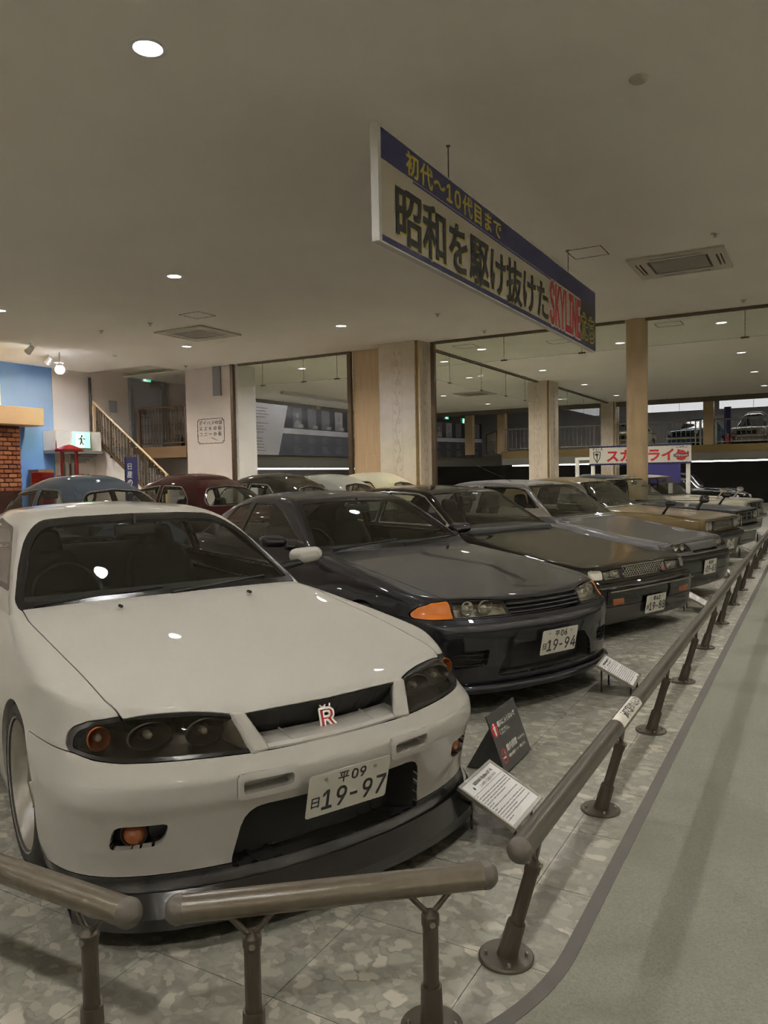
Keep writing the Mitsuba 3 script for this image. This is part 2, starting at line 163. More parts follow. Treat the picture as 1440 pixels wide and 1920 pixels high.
[[0,28,-2,40,1,47,6,53,12,56,18,56,19,32,19,32,25,58,25,59,33,67,33,66,25,95,25,95,19,69,19,72,12,79,6,87,1,96,-1,91,-8,82,-5,74,0,68,6,63,14,59,7,54,1,45,-5,33,-8],[0,59,39,65,44,68,51,70,58,72,69,72,72,63,72,63,78,94,78,93,50,91,43,90,39,88,36,84,36,76,36,75,42,82,42,84,43,86,55,87,72,79,71,77,63,75,53,72,43,68,39,63,35],[0,33,48,45,49,44,56,35,57,35,62,45,63,45,70,34,70,34,76,44,76,45,84,51,84,51,76,61,76,61,70,51,70,51,63,60,62,60,57,51,56,51,49,60,48,60,43,51,43,51,32,45,32,45,42,33,43],[0,7,77,30,77,30,18,14,18,13,7,7,7],[1,13,23,24,23,24,70,13,70]],
[[0,38,14,40,19,42,22,47,25,55,26,67,26,66,51,40,51,40,60,66,58,66,77,75,77,74,60,91,61,91,54,74,51,75,23,87,16,94,11,95,9,90,4,83,9,76,15,74,6,70,0,65,-2,55,-3,48,-2,42,1,38,7],[1,45,12,46,7,49,5,54,4,60,5,65,6,66,8,67,12,68,18,67,19,62,20,53,20,47,18,46,15],[0,12,22,12,41,17,77,26,76,23,63,19,42,19,26,19,16,20,18,26,30,30,26,23,5,23,-3,16,-3,12,9]],
[[0,77,5,83,8,97,-5,91,-8],[0,53,72,53,79,95,79,95,72,77,72,75,63,93,63,93,11,56,11,56,63,68,63,70,72],[1,62,18,86,16,86,27,63,27],[1,62,33,86,33,86,42,63,42],[1,62,48,86,48,86,57,63,57],[0,47,-3,58,2,65,8,70,5,65,-1,52,-8],[0,48,4,42,20,47,22,53,6],[0,3,-2,6,11,9,23,9,79,51,79,51,72,39,72,37,64,37,63,51,63,51,27,39,26,38,-5,34,-7,25,-8,24,-2,31,-2,32,-1,32,26,20,27,20,63,30,63,32,72,16,72,16,34,13,12,9,-6],[1,27,33,44,32,44,42,27,42],[1,27,57,27,47,44,48,44,57],[0,16,2,19,9,21,21,27,21,24,7,20,0]],
[[0,10,65,54,67,54,79,62,79,62,67,93,67,93,58,62,60,62,43,65,39,66,33,66,25,63,16,59,8,53,4,44,-2,37,-6,30,1,38,4,45,7,52,13,55,18,49,16,44,16,40,18,35,20,33,23,31,28,31,34,31,39,34,43,41,49,46,50,54,49,54,58,10,57],[1,38,32,39,27,42,25,47,23,51,23,53,25,55,28,56,34,56,37,55,40,53,42,49,43,45,43,40,39,38,35]],
[[0,10,55,48,54,48,77,58,77,58,54,93,55,93,46,58,46,55,30,51,16,42,6,34,0,28,-3,21,2,33,9,41,19,47,32,48,46,10,46]],
[[0,5,-3,5,5,42,5,42,83,51,83,51,51,88,51,88,44,51,44,51,5,95,5,95,-3]],
[[0,3,42,16,49,23,55,10,65,14,70,20,67,27,61,34,68,38,74,10,74,10,81,44,81,47,78,47,77,41,67,34,56,66,56,56,69,51,82,55,84,56,83,63,71,76,83,82,79,82,78,67,67,74,60,88,71,94,68,79,55,87,49,97,43,91,37,79,44,69,54,68,50,32,50,32,54,20,44,7,36],[0,6,-6,6,1,33,1,28,13,34,15,41,4,37,1,58,1,65,15,65,16,20,16,20,41,77,41,77,16,66,16,67,15,73,14,66,1,94,1,94,-6],[1,28,35,28,22,70,22,69,35]],
[[0,5,69,5,77,95,77,95,69,52,69,52,53,54,53,69,44,82,37,89,32,83,25,68,36,52,44,52,-8,44,-8,44,69]],
[[0,4,1,16,5,25,9,40,20,10,20,10,27,24,27,24,37,6,39,6,44,24,44,24,56,11,56,11,62,46,63,46,71,13,69,12,76,51,78,81,83,86,76,70,74,54,72,53,63,90,62,90,56,76,56,76,44,95,44,95,39,76,37,76,27,91,27,91,20,60,20,65,15,75,9,87,4,96,1,91,-6,84,-3,72,2,62,9,54,15,53,-8,46,-8,46,15,38,9,28,4,10,-6,9,-6],[1,53,27,68,27,68,37,54,37],[1,53,44,68,44,68,55,54,56],[1,32,27,46,27,46,37,32,37],[1,32,46,46,44,46,56,32,56]],
[[0,5,13,46,14,46,21,16,21,16,61,46,61,46,68,9,68,9,75,46,75,46,84,53,84,54,75,91,75,91,68,54,68,54,61,84,61,84,21,54,21,53,14,95,14,95,7,54,7,53,-8,46,-8,46,7,5,7],[1,53,44,76,44,77,54,54,54],[1,54,28,76,28,77,39,54,39],[1,23,28,46,28,46,39,24,39],[1,23,44,46,44,46,54,24,54]],
[[0,6,70,6,77,95,77,95,70,53,69,53,56,89,56,89,-2,88,-5,83,-8,69,-8,67,-2,81,-1,82,0,82,49,53,49,53,16,65,16,66,40,72,40,72,11,27,11,27,41,34,41,34,16,46,16,46,49,18,49,18,-8,11,-8,11,56,45,56,46,69]],
[[0,3,58,17,74,24,85,30,82,27,78,44,64,40,58,33,65,24,72,13,58,38,58,38,51,27,51,27,41,40,41,40,35,27,34,27,7,40,9,40,8,41,7,65,23,65,42,42,43,42,49,81,50,81,58,48,58,48,64,81,64,81,74,46,74,46,81,88,81,88,50,95,49,95,43,72,43,72,29,75,25,89,37,95,35,93,32,79,20,87,12,97,5,93,0,82,7,73,18,72,-2,70,-6,68,-7,56,-8,54,-2,54,-1,63,-1,65,-1,65,15,44,0,41,4,6,-5,5,2,20,6,20,34,6,35,6,41,20,41,20,51,11,51,11,56,6,53],[0,44,35,48,39,61,26,55,21],[0,30,12,34,30,40,28,34,11],[0,11,9,9,28,12,29,17,11]],
[[0,9,79,91,79,91,-8,83,-8,83,-3,17,-3,17,-8,9,-8],[1,17,5,83,4,83,72,17,72],[0,23,20,46,20,46,36,27,36,27,43,46,43,46,57,24,57,24,64,75,64,75,57,53,57,53,43,73,43,73,36,53,36,53,20,77,20,77,13,23,13],[0,59,32,65,35,74,23,69,21]],
[[0,35,77,89,77,89,-7,81,-7,81,0,44,0,42,-8,35,-8],[1,42,7,81,7,81,35,42,36],[1,42,43,81,43,81,70,42,70],[0,12,81,19,79,19,-8,12,-8]],
[[0,5,2,47,2,47,15,16,15,16,22,47,22,47,32,39,32,39,53,26,53,25,46,21,39,16,33,12,29,11,29,6,34,14,42,19,51,18,53,6,53,6,60,19,60,19,74,10,74,10,79,55,79,55,74,46,74,46,60,58,60,58,53,46,53,46,33,54,33,55,22,84,22,84,15,55,15,54,2,95,2,95,-5,5,-5],[1,26,60,39,60,39,74,26,74],[0,68,37,80,36,81,37,82,39,82,83,89,83,89,34,87,32,83,30,70,30],[0,63,78,70,78,70,44,63,44]]]
GLYPHS = dict(zip(KANA, OUTLINES))
def glyph(ch):
    """Outline of a character in a unit em square."""
    if ch in CACHE: return CACHE[ch]
    P = None
    for ring in GLYPHS[ch]:
        g = Polygon(np.array(ring[1:]).reshape(-1, 2) / 100).buffer(0)
        P = g if P is None else (P.difference(g) if ring[0] else P.union(g))
    CACHE[ch] = P; return P
CACHE = {}
def latin(text, height, bold=False):
    """Outlines of Latin lettering of that cap height, as one polygon from the origin."""
    m = meshkit.text_mesh(text, height, .01, bold); v, f = np.array(m.vertices), np.array(m.faces)
    t = f[(v[f][:, :, 2] > .005).all(1)]
    return unary_union([Polygon(v[q][:, :2]).buffer(height * .002) for q in t])
def line_of(text, size, bold=0., squeeze=1., gap=0.):
    """Japanese or mixed text as one polygon; size is the em."""
    x, out = 0., []
    for ch in text:
        if ch == ' ': x += .35 * size; continue
        if ch in GLYPHS: g, adv = glyph(ch), 1.
        else:
            g = latin(ch, .74, False); b = g.bounds; adv = b[2] - min(b[0], 0) + .1; g = affinity.translate(g, -b[0] + .05, 0 if ch != '-' else .0)
        if bold: g = g.buffer(bold, join_style=2)
        out.append(affinity.translate(affinity.scale(g, size * squeeze, size, origin=(0, 0)), x, 0)); x += adv * size * squeeze + gap * size
    p = unary_union(out); return p, x
def letters(poly, depth=.002): return slab(poly, 0, depth)
# --- cars as implicit surfaces
def curve(pts):
    a=np.array(sorted(pts),float); f=PchipInterpolator(a[:,0],a[:,1],extrapolate=False)
    lo,hi=a[0],a[-1]
    return lambda t: f(np.clip(t,lo[0],hi[0]))
def smax(a,b,r):
    h=np.maximum(r-np.abs(a-b),0)/r
    return np.maximum(a,b)+h*h*r*.25
def smin(a,b,r): return -smax(-a,-b,r)
def sstep(a,b,x):
    t=np.clip((x-a)/(b-a),0,1); return t*t*(3-2*t)
def surface_nets(f,lo,hi,h):
    """Zero surface of f(x,y,z) on a grid of step h, as (vertices, triangles), outside positive."""
    ax=[np.arange(lo[k],hi[k]+h,h) for k in range(3)]
    X,Y,Z=np.meshgrid(*ax,indexing='ij',sparse=True)
    v=f(X,Y,Z); s=v<0; n=np.array(v.shape)
    num=np.zeros(n-1); acc=np.zeros((*(n-1),3))
    idx=np.stack(np.meshgrid(*[np.arange(k-1) for k in n],indexing='ij'),-1)
    def sl(o,ax_=None):
        return tuple(slice(o[k],n[k]-1+o[k]) for k in range(3))
    for k in range(3):
        for a in (0,1):
            for b in (0,1):
                o0=[0,0,0]; o=[q for q in range(3) if q!=k]; o0[o[0]]=a; o0[o[1]]=b; o1=list(o0); o1[k]=1
                va,vb=v[sl(o0)],v[sl(o1)]; m=(va<0)!=(vb<0)
                t=np.where(m,va/np.where(m,va-vb,1),0)
                num+=m; p=np.broadcast_to(np.array(o0,float),acc.shape).copy(); p[...,k]=t
                acc+=m[...,None]*p
    act=num>0; vid=-np.ones(act.shape,int); vid[act]=np.arange(act.sum())
    V=(acc[act]/num[act][:,None]+idx[act])*h+np.array(lo)
    Q=[]
    for k in range(3):
        o=[q for q in range(3) if q!=k]
        a=s.take(range(n[k]-1),k); b=s.take(range(1,n[k]),k)
        m=a!=b
        i=np.argwhere(m); i=i[(i[:,o[0]]>0)&(i[:,o[1]]>0)&(i[:,o[0]]<n[o[0]]-1)&(i[:,o[1]]<n[o[1]]-1)]
        def c(d0,d1):
            j=i.copy(); j[:,o[0]]-=d0; j[:,o[1]]-=d1; return vid[j[:,0],j[:,1],j[:,2]]
        q=np.stack([c(1,1),c(0,1),c(0,0),c(1,0)],1)
        fl=s[tuple(i.T)]; 
        if k==1: fl=~fl
        q[~fl]=q[~fl][:,::-1]; Q.append(q)
    Q=np.vstack(Q); Q=Q[(Q>=0).all(1)]
    return V,np.vstack([Q[:,[0,1,2]],Q[:,[0,2,3]]])
def gradient(f,V,e=1e-3):
    g=[]
    for k in range(3):
        d=np.zeros(3); d[k]=e; a,b=V+d,V-d
        g.append((f(*a.T)-f(*b.T))/(2*e))
    return np.stack(g,1)
def project(f,V,n=3):
    for _ in range(n):
        g=gradient(f,V); V=V-np.clip(f(*V.T)/np.maximum((g*g).sum(1),1e-6),-.02,.02)[:,None]*g
    return V
def clip(M,val):
    """The part of mesh M=(V,F) where val<0 (val per vertex)."""
    V,F=M; val=np.where(np.abs(val)<1e-7,1e-7,val); ins=val<0; k=ins[F].sum(1)
    full=F[k==3]; out=[full]
    T=F[(k==1)|(k==2)]; 
    if len(T):
        kk=ins[T].sum(1); odd=np.where(kk[:,None]==1,ins[T],~ins[T]).argmax(1); r=np.arange(len(T))
        a,b,c=T[r,odd],T[r,(odd+1)%3],T[r,(odd+2)%3]
        e=np.sort(np.vstack([np.stack([a,b],1),np.stack([a,c],1)]),1)
        u,inv=np.unique(e,axis=0,return_inverse=True); inv=inv.ravel()
        t=val[u[:,0]]/(val[u[:,0]]-val[u[:,1]])
        N=V[u[:,0]]+(V[u[:,1]]-V[u[:,0]])*t[:,None]
        ab,ac=len(V)+inv[:len(T)],len(V)+inv[len(T):]
        one=kk==1
        out.append(np.stack([a,ab,ac],1)[one]); two=~one
        out.append(np.stack([ab,b,c],1)[two]); out.append(np.stack([ab,c,ac],1)[two])
        V=np.vstack([V,N])
    F=np.vstack(out); u,inv=np.unique(F,return_inverse=True)
    return V[u],inv.reshape(-1,3)
def normals(V,F):
    n=np.zeros_like(V); c=np.cross(V[F[:,1]]-V[F[:,0]],V[F[:,2]]-V[F[:,0]])
    for k in range(3): np.add.at(n,F[:,k],c)
    return n/np.maximum(np.linalg.norm(n,axis=1,keepdims=True),1e-12)
def flange(M,depth,lip=0.0):
    """Adds an inward wall along every open edge: the panel's thickness and shut line."""
    V,F=M; n=normals(V,F)
    e=np.vstack([F[:,[0,1]],F[:,[1,2]],F[:,[2,0]]]); es=np.sort(e,1)
    u,i,c=np.unique(es,axis=0,return_index=True,return_counts=True); b=e[i[c==1]]
    ids,inv=np.unique(b,return_inverse=True); inv=inv.reshape(-1,2); m=len(ids)
    W=np.vstack([V,V[ids],V[ids]-n[ids]*depth]); a0,a1=len(V)+inv[:,0],len(V)+inv[:,1]
    G=np.vstack([np.stack([a1,a0,a0+m],1),np.stack([a1,a0+m,a1+m],1)])
    return W,np.vstack([F,G])
def offset(M,d): 
    V,F=M; return V+normals(V,F)*d,F
def poly_sd(P,x,y):
    """Signed distance to a closed polygon (negative inside)."""
    P=np.asarray(P,float); x=np.asarray(x,float); y=np.asarray(y,float); d=np.full(x.shape,1e9); ins=np.zeros(x.shape,bool)
    for (ax,ay),(bx,by) in zip(P,np.roll(P,-1,0)):
        ex,ey=bx-ax,by-ay; L=ex*ex+ey*ey+1e-18
        t=np.clip(((x-ax)*ex+(y-ay)*ey)/L,0,1); d=np.minimum(d,(x-ax-t*ex)**2+(y-ay-t*ey)**2)
        if ey!=0: ins^=((ay>y)!=(by>y))&(x<(bx-ax)*(y-ay)/ey+ax)
    d=np.sqrt(d); return np.where(ins,-d,d)
def rounded(P,r,n=5):
    """Polygon with its corners rounded by radius r (a number or one per corner)."""
    P=np.asarray(P,float); out=[]; N=len(P); R=np.broadcast_to(r,(N,))
    for i in range(N):
        a,b,c=P[i-1],P[i],P[(i+1)%N]; u,v=a-b,c-b; lu,lv=np.linalg.norm(u),np.linalg.norm(v)
        if R[i]<=0: out.append(b); continue
        k=min(R[i],lu*.48,lv*.48); p0,p1=b+u/lu*k,b+v/lv*k
        for t in np.linspace(0,1,n): out.append((1-t)**2*p0+2*t*(1-t)*b+t*t*p1)
    return np.array(out)
class Car:
    """Smooth body and cabin of a car as implicit surfaces. x forward from the nose, y left, z up."""
    def __init__(s,p):
        s.p=p; c=lambda k: curve(p[k])
        s.zc,s.drop,s.W,s.dw,s.xn,s.Sl,s.Sh,s.xr=map(c,('top','drop','width','side','nose','plan_low','plan_high','tail'))
        s.Sr=curve(p['plan_rear']); s.gw,s.gt,s.roof,s.rdrop=map(c,('screen','cabin_side','roof','roof_drop'))
        s.gS=curve(p['screen_plan']); s.gr=curve(p['rear_screen']); s.gwx=curve(p['cabin_width'])
    def body(s,x,y,z):
        p=s.p; y=np.abs(y); W=s.W(x); side=y-W-s.dw(z)
        for cx,rad,amt in p['arches']: side=side-amt*np.exp(-(((x-cx)**2+(z-.32)**2)**.5-rad-.02)**2/.006)*sstep(.2,.34,z+0*x)
        top=z-s.zc(x)+s.drop(x)*(y/W)**p.get('drop_pow',2.2)
        for (x0,x1,y0,w0,y1,w1,amt) in p.get('ridges',()):
            t=np.clip((x-x0)/(x1-x0),0,1); yc=y0+(y1-y0)*t; w=w0+(w1-w0)*t
            top=top-amt*sstep(yc+w,yc-w,y)*sstep(x0,x0+.25*(x1-x0),x) if amt>0 else top-amt*np.exp(-((y-yc)/w)**2)*sstep(x0,x0+.2*(x1-x0),x)*sstep(x1,x1-.2*(x1-x0),x)
        b=sstep(*p['plan_z'],z); S=s.Sl(y)*(1-b)+s.Sh(y)*b
        front=x-s.xn(z)+S
        rear=s.xr(z)+s.Sr(y)-x
        f=smax(smax(side,top,p['r_top']),front,p['r_front']); f=smax(f,rear,.06)
        return smax(f,p['bottom']-z,.02)
    def cabin(s,x,y,z):
        p=s.p; y=np.abs(y)
        side=y-s.gwx(x)-s.gt(z); side=side*.96
        top=z-s.roof(x)+s.rdrop(x)*(y/.6)**2
        scr=(x-s.gw(z)+s.gS(y))*p.get('screen_k',.55)
        rear=(s.gr(z)+s.gS(y)-x)*p.get('rear_k',.5)
        f=smax(smax(side,top,p['r_roof']),smax(scr,rear,.02),p['r_screen'])
        return smax(f,p['belt']-.1-z,.02)
    def mesh(s,which,h,lo,hi):
        f=getattr(s,which); V,F=surface_nets(f,lo,hi,h); return project(f,V),F
# ---------------------------------------------------------------- materials
def rgb(*c): return {'type': 'rgb', 'value': [float(x) for x in (c if len(c) == 3 else c * 3)]}
def mat(name, color, rough=.5, metal=0., coat=0., spec=.5, bump=None, **more):
    """A principled material; color is a triple or a texture function."""
    b = dict(type='principled', base_color=mikit.proc(color) if callable(color) else rgb(*color), roughness=rough if not callable(rough) else mikit.proc(rough), metallic=metal, specular=spec, **more)
    if coat: b.update(clearcoat=coat, clearcoat_gloss=.98)
    if bump: b = dict(type='bumpmap', arbitrary=mikit.proc(bump[0], eps=bump[2] if len(bump) > 2 else 1e-3), scale=bump[1], bsdf=b)
    scene[name] = dict(type='twosided', bsdf=b); return name
def pane(name, tint, ior=1.5): scene[name] = dict(type='thindielectric', int_ior=ior, specular_transmittance=rgb(*tint)); return name
fbm, noise, smoothstep, mix, voronoi = mikit.fbm, mikit.noise, mikit.smoothstep, mikit.mix, mikit.voronoi
# paint: a clear coat over pigment, some with metal flake
def paint(name, color, flake=None, share=.4):
    coat = dict(type='plastic', int_ior=1.5, diffuse_reflectance=rgb(*color), nonlinear=True)
    if flake: coat = dict(type='blendbsdf', weight=share, a=coat, b=dict(type='principled', base_color=rgb(*flake), roughness=.42, metallic=.9))
    scene[name] = dict(type='twosided', bsdf=coat)
paint('paint_white', (.62, .61, .585))
paint('paint_gunmetal', (.007, .007, .0085), (.05, .05, .06), .22)
paint('paint_black', (.004, .004, .0045))
paint('paint_silver', (.07, .07, .075), (.28, .28, .29), .4)
paint('paint_dark_silver', (.018, .018, .019), (.07, .07, .07), .3)
paint('paint_gold', (.085, .066, .035), (.22, .17, .09), .4)
paint('paint_charcoal', (.012, .012, .014), (.05, .05, .055), .25)
paint('paint_ivory', (.50, .48, .41))
paint('paint_bluegrey', (.085, .115, .155))
paint('paint_maroon', (.045, .005, .008))
paint('paint_olive', (.026, .024, .018))
paint('paint_palegrey', (.36, .37, .335))
paint('paint_cream', (.58, .54, .40))
paint('paint_teal', (.04, .13, .19))
paint('paint_navy', (.01, .02, .045))
paint('paint_red', (.28, .012, .012))
paint('paint_green', (.02, .11, .04))
scene['black_plastic'] = dict(type='twosided', bsdf=dict(type='roughplastic', alpha=.06, int_ior=1.45, diffuse_reflectance=rgb(.007, .007, .0075)))
mat('black_trim', (.009, .009, .010), .3, spec=.25)
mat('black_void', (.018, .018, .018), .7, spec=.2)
mat('interior', (.016, .016, .016), .8, spec=.2)
mat('interior_pale', (.11, .105, .095), .8, spec=.3)
mat('dashboard', (.02, .021, .021), .65, spec=.25)
mat('rubber', (.012, .012, .012), .65, spec=.35)
mat('chrome', (.75, .74, .71), .12, 1.)
mat('satin_metal', (.36, .345, .31), .32, 1.)
mat('rim_alloy', (.42, .40, .36), .28, .9)
mat('amber', (.50, .13, .012), .2, coat=1.)
mat('amber_dark', (.28, .07, .01), .25, coat=1.)
mat('lamp_reflector', (.75, .73, .66), .12, .95)
mat('lamp_bucket', (.55, .53, .47), .22, .85)
mat('lamp_bucket_dark', (.013, .012, .011), .35, coat=.4)
mat('lamp_smoked', (.05, .046, .040), .25, .5, coat=.8)
mat('plate_white', (.56, .54, .48), .5)
mat('ink_black', (.006, .006, .006), .6)
mat('ink_dark', (.02, .02, .02), .6)
mat('ink_grey', (.20, .20, .21), .6)
mat('ink_red', (.36, .018, .022), .5)
mat('ink_yellow', (.52, .40, .03), .5)
mat('ink_blue', (.025, .022, .13), .5)
mat('ink_navy', (.010, .010, .05), .45)
mat('ink_white', (.70, .69, .66), .5)
mat('paper_white', (.66, .655, .66), .55)
mat('sign_ivory', (.47, .42, .33), .5)
mat('sign_shadow', (.43, .36, .10), .6)
mat('black_board', (.030, .030, .030), .42)
pane('screen_glass', (.62, .65, .62))
pane('smoked_lens', (.42, .39, .35))
pane('clear_lens', (.88, .88, .86))
pane('barrier_glass', (.84, .88, .83))
pane('case_glass', (.86, .88, .86))
# railings: bronze-brown painted and satin tubes
def brushed(p, n, uv): return mix((.165, .145, .115), (.205, .182, .150), noise(p.x * 60, p.y * 60, p.z * 6))
mat('rail_satin', brushed, .30, .85)
mat('rail_bronze', (.060, .052, .042), .30, .35, coat=.3)
mat('rail_cap', (.085, .075, .064), .35, .2, coat=.3)
mat('post_bronze', (.062, .052, .040), .34, .5)
# floor
def terrazzo(p, n, uv):
    wx, wy = p.x + .03 * noise(p.x * 26, p.y * 26) + .012 * noise(p.x * 70, p.y * 70), p.y + .03 * noise(p.x * 26 + 9, p.y * 26) + .012 * noise(p.x * 70, p.y * 70 + 5)
    f1, s1, r1 = voronoi(wx * 13, wy * 17); f2, s2, r2 = voronoi(wx * 30 + 5, wy * 38); f3, s3, r3 = voronoi(wx * 85, wy * 85)
    m = fbm(p.x * 9, p.y * 9, 3.)
    base = mix((.150, .147, .125), (.215, .207, .176), r3 * .6 + m * .4)
    base = mix(base, (.105, .103, .087), .5 * smoothstep(.50, .78, fbm(p.x * 17, p.y * 17, 7.)))
    c2 = mix((.165, .170, .144), (.28, .262, .225), mikit.cell_rand(r2 * 733.))
    base = mix(base, c2, smoothstep(.02, .14, s2 - f2) * dr.select(r2 > .55, .85, .0))
    c1 = mix((.19, .196, .165), (.36, .335, .285), mikit.cell_rand(r1 * 997.))
    return mix(base, c1, smoothstep(.05, .12, s1 - f1) * smoothstep(.62, .40, f1) * dr.select(r1 > .74, .9, .0))
mat('terrazzo', terrazzo, .22, spec=.35)
def terrazzo_far(p, n, uv):
    j = .4655; u, v = (p.x + .871) / j, (p.y - 2.602) / j; u, v = u - dr.floor(u), v - dr.floor(v)
    e = dr.minimum(dr.minimum(u, 1 - u), dr.minimum(v, 1 - v)) * j
    return mix((.05, .048, .04), terrazzo(p, n, uv), smoothstep(.0008, .002, e))
mat('terrazzo_far', terrazzo_far, .24, spec=.35)
mat('joint_dark', (.03, .027, .022), .8)
def carpet(p, n, uv):
    g = noise(p.x * 420, p.y * 420) * .5 + noise(p.x * 170, p.y * 230) * .5
    c = mix((.128, .130, .108), (.205, .207, .175), g)
    return mix(c, (.108, .106, .086), .45 * smoothstep(.5, .8, fbm(p.x * 2.3, p.y * 2.3, 1.)))
mat('carpet', carpet, .95, spec=.1, bump=(lambda p, n, uv: noise(p.x * 420, p.y * 420), .002, 5e-4))
mat('edge_rubber', (.055, .05, .045), .6)
# walls and ceiling
def plaster(lo, hi, k=1.):
    def f(p, n, uv): return mix(lo, hi, fbm(p.x * 1.3 * k, p.y * 1.3 * k, p.z * 1.3 * k))
    return f
def rough_relief(p, n, uv): return fbm(p.x * 75, p.y * 75, p.z * 75, octaves=2) + .8 * noise(p.x * 28, p.y * 28, p.z * 28)
mat('ceiling_plaster', plaster((.74, .69, .62), (.80, .75, .67)), .95, spec=.1, bump=(rough_relief, .012, 2e-3))
mat('ceiling_plain', plaster((.68, .66, .57), (.74, .71, .62)), .95, spec=.1)
mat('wall_plaster', plaster((.56, .50, .45), (.64, .57, .52)), .9, spec=.1, bump=(lambda p, n, uv: fbm(p.x * 40, p.y * 40, p.z * 40, octaves=2), .004, 3e-3))
mat('wall_white', plaster((.62, .60, .57), (.70, .68, .65)), .9, spec=.1)
mat('wall_blue', plaster((.10, .22, .52), (.15, .29, .62)), .85, spec=.1)
mat('wall_grey', plaster((.30, .29, .28), (.36, .35, .34)), .9, spec=.1)
mat('wall_dark', (.035, .033, .03), .8)
def woodgrain(p, n, uv): return mix((.42, .29, .165), (.56, .41, .25), fbm((p.x + p.y) * 55, (p.x - p.y) * 55, p.z * 1.6))
mat('light_wood', woodgrain, .45)
def stonework(p, n, uv): return mix((.50, .42, .32), (.58, .50, .40), fbm(p.x * 5, p.y * 5, p.z * 5))
mat('pillar_stone', stonework, .5)
mat('pillar_relief', (.40, .33, .245), .55)
mat('gold_anodised', (.24, .155, .04), .4, .6)
mat('bronze_frame', (.10, .075, .05), .35, .8)
mat('wood_brown', (.055, .030, .016), .5)
mat('wood_mid', (.13, .075, .035), .45)
mat('tan_board', (.50, .33, .17), .6)
def brickish(lo, hi):
    def f(p, n, uv): return mix(lo, hi, fbm(p.x * 22, p.y * 22, p.z * 22))
    return f
mat('brick_a', brickish((.22, .075, .035), (.36, .14, .07)), .85)
mat('brick_b', brickish((.28, .10, .045), (.42, .19, .09)), .85)
mat('brick_c', brickish((.16, .05, .028), (.28, .10, .055)), .85)
mat('mortar', (.035, .012, .008), .9)
mat('door_grey', (.36, .36, .37), .45)
mat('frame_grey', (.17, .17, .165), .45)
mat('vent_beige', (.44, .40, .33), .5)
mat('vent_slot', (.05, .043, .035), .7)
mat('vent_grille', (.20, .18, .15), .6)
mat('white_enamel', (.72, .71, .68), .4)
mat('reflector_white', (.85, .85, .84), .25, .3)
mat('fascia_olive', (.115, .10, .065), .6)
mat('fascia_gold', (.16, .11, .035), .5, .3)
mat('beam_grey', (.13, .125, .105), .7)
mat('panel_black', (.012, .012, .013), .35)
mat('panel_charcoal', (.045, .047, .052), .4)
mat('panel_pale', (.62, .62, .66), .4)
mat('photo_grey', brickish((.02, .02, .02), (.20, .20, .20)), .4)
mat('photo_pale', brickish((.10, .10, .10), (.50, .50, .49)), .4)
mat('skin_photo', (.30, .30, .30), .5)
mat('column_tan', plaster((.33, .235, .125), (.40, .29, .16), 3.), .4)
def glow(c, k): return dict(type='area', radiance=rgb(*[x * k for x in c]))
# ---------------------------------------------------------------- the hall
def disc_holes(x0, y0, x1, y1, spots, r):
    return sbox(x0, y0, x1, y1).difference(unary_union([Point(x, y).buffer(r, 16) for x, y in spots if x0 < x < x1 and y0 < y < y1]))
HOLE = .105
# ceiling of the hall, with the cut-outs of its downlights; the bay behind the glass barrier; the lobby
put('ceiling', slab(disc_holes(-17.9, -6, 7.3, 15.98, HALL_LAMPS, HOLE).difference(sbox(-17.9, 14.8, -15.45, 16)), CEIL, CEIL + .03), 'ceiling_plaster', kind='structure')
put('ceiling', slab(disc_holes(-18.6, 16.02, 7.3, 34.4, ROOM_LAMPS, HOLE), CEIL, CEIL + .03), 'ceiling_plain', kind='structure')
put('ceiling', slab(sbox(-18.1, 14.8, -15.2, 19), CEIL + .14, CEIL + .2), 'ceiling_plain', kind='structure')
# floor: terrazzo platform with a rounded corner, kerb strip, carpeted aisle
ARC = [(-1.675 + math.cos(a), 2.27 + math.sin(a)) for a in np.radians(np.linspace(0, -62, 26))]
d0 = np.array(ARC[-1]); t0 = np.array([math.sin(math.radians(-62)), -math.cos(math.radians(-62))])
EDGE = [(-.675, 36.)] + ARC + [tuple(d0 + t0 * .8)] + [(-18.2, -1.2), (-18.2, 36.)]
PLAT = Polygon(EDGE)
floor = put('floor', slab(sbox(-26, -8, 8, 48), -.2, -.012), 'joint_dark', kind='structure')
strip = PLAT.buffer(.045, join_style=1).difference(PLAT)
put('edge_strip', slab(strip, -.012, .002), 'edge_rubber', floor)
put('carpet', slab(sbox(-12, -8, 8, 36).difference(PLAT.buffer(.045)), -.012, 0), 'carpet', floor)
PITCH, GAP = .4655, .0022
rng = random.Random(5)
cols = [-.871 - PITCH * k for k in range(0, 7)]
near = []
edge_band = sbox(-.871 + GAP / 2, 1.0, -.6, 9.2)
for k in range(-4, 14):                       # border stones along the kerb
    y = 2.602 + PITCH * k
    g = sbox(-.871 + GAP / 2, y + GAP / 2, -.5, y + PITCH - GAP / 2).intersection(PLAT)
    if g.area > .004: near.append(g)
for i in range(6):
    for k in range(-4, 14):
        x, y = cols[i], 2.602 + PITCH * k
        g = sbox(x - PITCH + GAP / 2, y + GAP / 2, x - GAP / 2, y + PITCH - GAP / 2).intersection(PLAT)
        if g.area > .004: near.append(g)
for g in near: put('tile', slab(g, -.012, rng.uniform(-.0004, .0004)), 'terrazzo', floor)
laid = unary_union(near).buffer(.004).buffer(-.002)
put('tile_field', slab(PLAT.difference(laid), -.012, 0), 'terrazzo_far', floor, label='terrazzo tiles further off and under the cars', kind='stuff')
put('outer_ground', slab(sbox(-26, 36, 8, 48), -.012, 0), 'wall_grey', floor)
